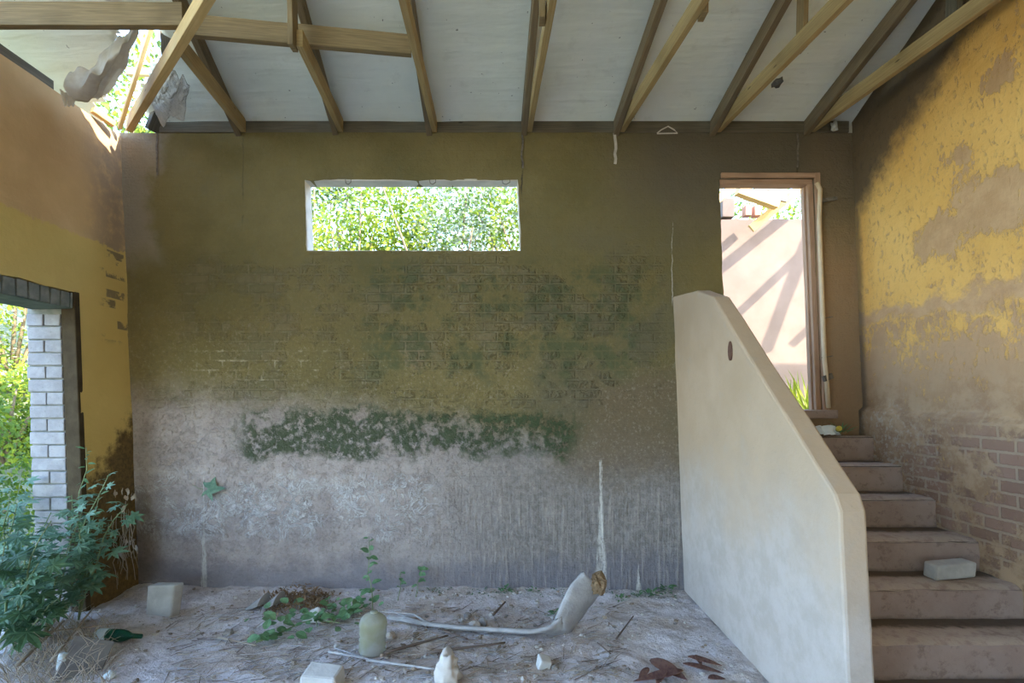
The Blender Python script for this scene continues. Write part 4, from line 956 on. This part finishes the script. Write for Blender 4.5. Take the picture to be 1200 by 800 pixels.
bush('green shrub beyond the white wall outside the doorway', (4.3, 9.0, 4.6), (3.2, 1.8, 3.0), 3600, .09, [Gl, Pl, Yl], seed=9)
b = Vector((2.62+.1, 5.15, 1.45))
t = thing('grass_clump', 'bright green grass clump just outside the doorway', 'grass', Vector((2.98, 5.2, 1.42)), None); m = MB(); b = Vector((2.98, 5.2, 1.42))
for k in range(70): d = Vector((R.gauss(0, .35), R.gauss(0, .3), 1)); m.leaf(b+Vector((R.uniform(-.09, .09), R.uniform(-.1, .1), 0)), d, (d.y, -1, .2), R.uniform(.2, .62), .028, R.uniform(0, .35), 5, .2, 'lance')
m.build('blades', 'leaf_sun_yellow', t)  # sunlit look put into the leaf colour; the clump lies in eave shadow
# the roofless room behind the doorway: terrace and white wall in sun
struct(MB().box((3.8, 5.75, 1.38), (3.6, 2.1, .12)).build('floor_terrace', 'ground_soil'))
FW = 6.6
mb = MB()
def fw(u, v):
    x = 1.6+u*5.2; z = 1.3+v*(2.72+.03*fbm(x*3, 1, 1)); return (x, FW+.004*fbm(x*3, z*3, 1), z)
mb.grid(fw, 60, 30); mb.grid(lambda u, v: (1.6+u*5.2, FW+.2, 1.3+v*2.7), 4, 2); mb.box((4.2, FW+.11, 4.0), (5.2, .18, .06), jitter=.01)
struct(mb.build('wall_far', 'far_white'))
el, az = math.radians(32.1), math.radians(55)
SUN = Vector((-math.sin(az)*math.cos(el), math.cos(az)*math.cos(el), -math.sin(el)))
def back(px, py, dist):                      # a point on the sun ray that lands at this spot of the white wall
    q = P(px, py, FW); return q-SUN*(dist/SUN.y)
sh = [((838, 320), (915, 258), .17, 1.1, 'roof beam of the ruined room, upper shadow caster'), ((860, 372), (952, 285), .13, 1.25, 'roof beam of the ruined room over the doorway view'), ((897, 412), (951, 268), .15, 1.4, 'steep roof beam of the ruined room right of the doorway'), ((930, 402), (965, 368), .12, 1.2, 'low roof beam of the ruined room right of the doorway')]
for i, (a, b, w, dist, lab) in enumerate(sh):
    A, B = back(*a, dist), back(*b, dist)
    timber('ruined_rafter', A+(A-B)*.0, B+(B-A)*.15, w*.8, .06, 'fresh_timber', lab, 'rafters of the roofless room', up=SUN)
timber('ruined_rafter', P(880, 268, 6.3), P(950, 210, 6.1), .10, .06, 'fresh_timber', 'yellow rafter rising right at the top of the doorway view', 'rafters of the roofless room', up=(0, 1, 0))
timber('ruined_rafter', P(864, 223, 6.0), P(911, 240, 6.05), .10, .10, 'fresh_timber', 'short yellow beam sloping down at the top of the doorway view', 'rafters of the roofless room', up=(0, 1, 0))
timber('ruined_rafter', P(836, 238, 6.2), P(866, 214, 6.2), .09, .08, 'fresh_timber', 'yellow rafter end at the top left of the doorway view', 'rafters of the roofless room', up=(0, 1, 0))
mb = MB().bar(P(884, 220, 6.12), P(922, 229, 6.12), .02, .20, (0, .3, 1)); tag(mb.build('roof_board', 'dark_timber', None, P(900, 225, 6.12)), 'dark board behind the short yellow beam seen through the doorway', 'board')
for px, lab in ((875, 'red brick on the white wall top outside, left one'), (886, 'red brick on the white wall top outside, right one')):
    tag(MB().box(P(px, 248, 6.66), (.085, .11, .13), jitter=.003).build('brick', 'red_brick', None, P(px, 255, 6.66), bevel=.006), lab, 'brick', 'bricks on the white wall')
tag(MB().box(P(851, 245, 6.66), (.16, .14, .24), jitter=.01).build('masonry_stub', 'far_white', None, P(851, 256, 6.66), bevel=.01), 'white masonry stub on the wall outside the doorway', 'masonry')

# ------------------------------------------------------------------ light and camera
w = bpy.data.worlds.new('sky'); bpy.context.scene.world = w; w.use_nodes = True; nt = w.node_tree
sky = nt.nodes.new('ShaderNodeTexSky'); sky.sky_type = 'NISHITA'; sky.sun_disc = False; sky.sun_elevation = el; sky.sun_rotation = math.radians(125)
sky.dust_density = .6; sky.ozone_density = 2.5
bg = nt.nodes['Background']; nt.links.new(sky.outputs[0], bg.inputs[0]); bg.inputs[1].default_value = .42
sl = bpy.data.lights.new('sun', 'SUN'); sl.energy = 4.0; sl.color = (1, .9, .76); sl.angle = math.radians(.6)
so = bpy.data.objects.new('sun', sl); C.objects.link(so); so.rotation_euler = SUN.to_track_quat('-Z', 'Y').to_euler(); so.location = (4, -4, 9)
cam = bpy.data.cameras.new('camera'); co = bpy.data.objects.new('camera', cam); C.objects.link(co)
co.location = (0, 0, EYE); co.rotation_euler = (PI/2, 0, 0); cam.sensor_width = 36; cam.lens = 18.0
cam.shift_y = (HY-400)/1200.0; cam.shift_x = -(CX-600)/1200.0; cam.clip_start = .05; cam.clip_end = 200
sc = bpy.context.scene; sc.camera = co
sc.view_settings.view_transform = 'Standard'; sc.view_settings.look = 'None'; sc.view_settings.gamma = 1.0; sc.view_settings.exposure = 2.4
sc.view_settings.use_curve_mapping = False
for o in bpy.data.objects:
    if '_o' in o: del o['_o']
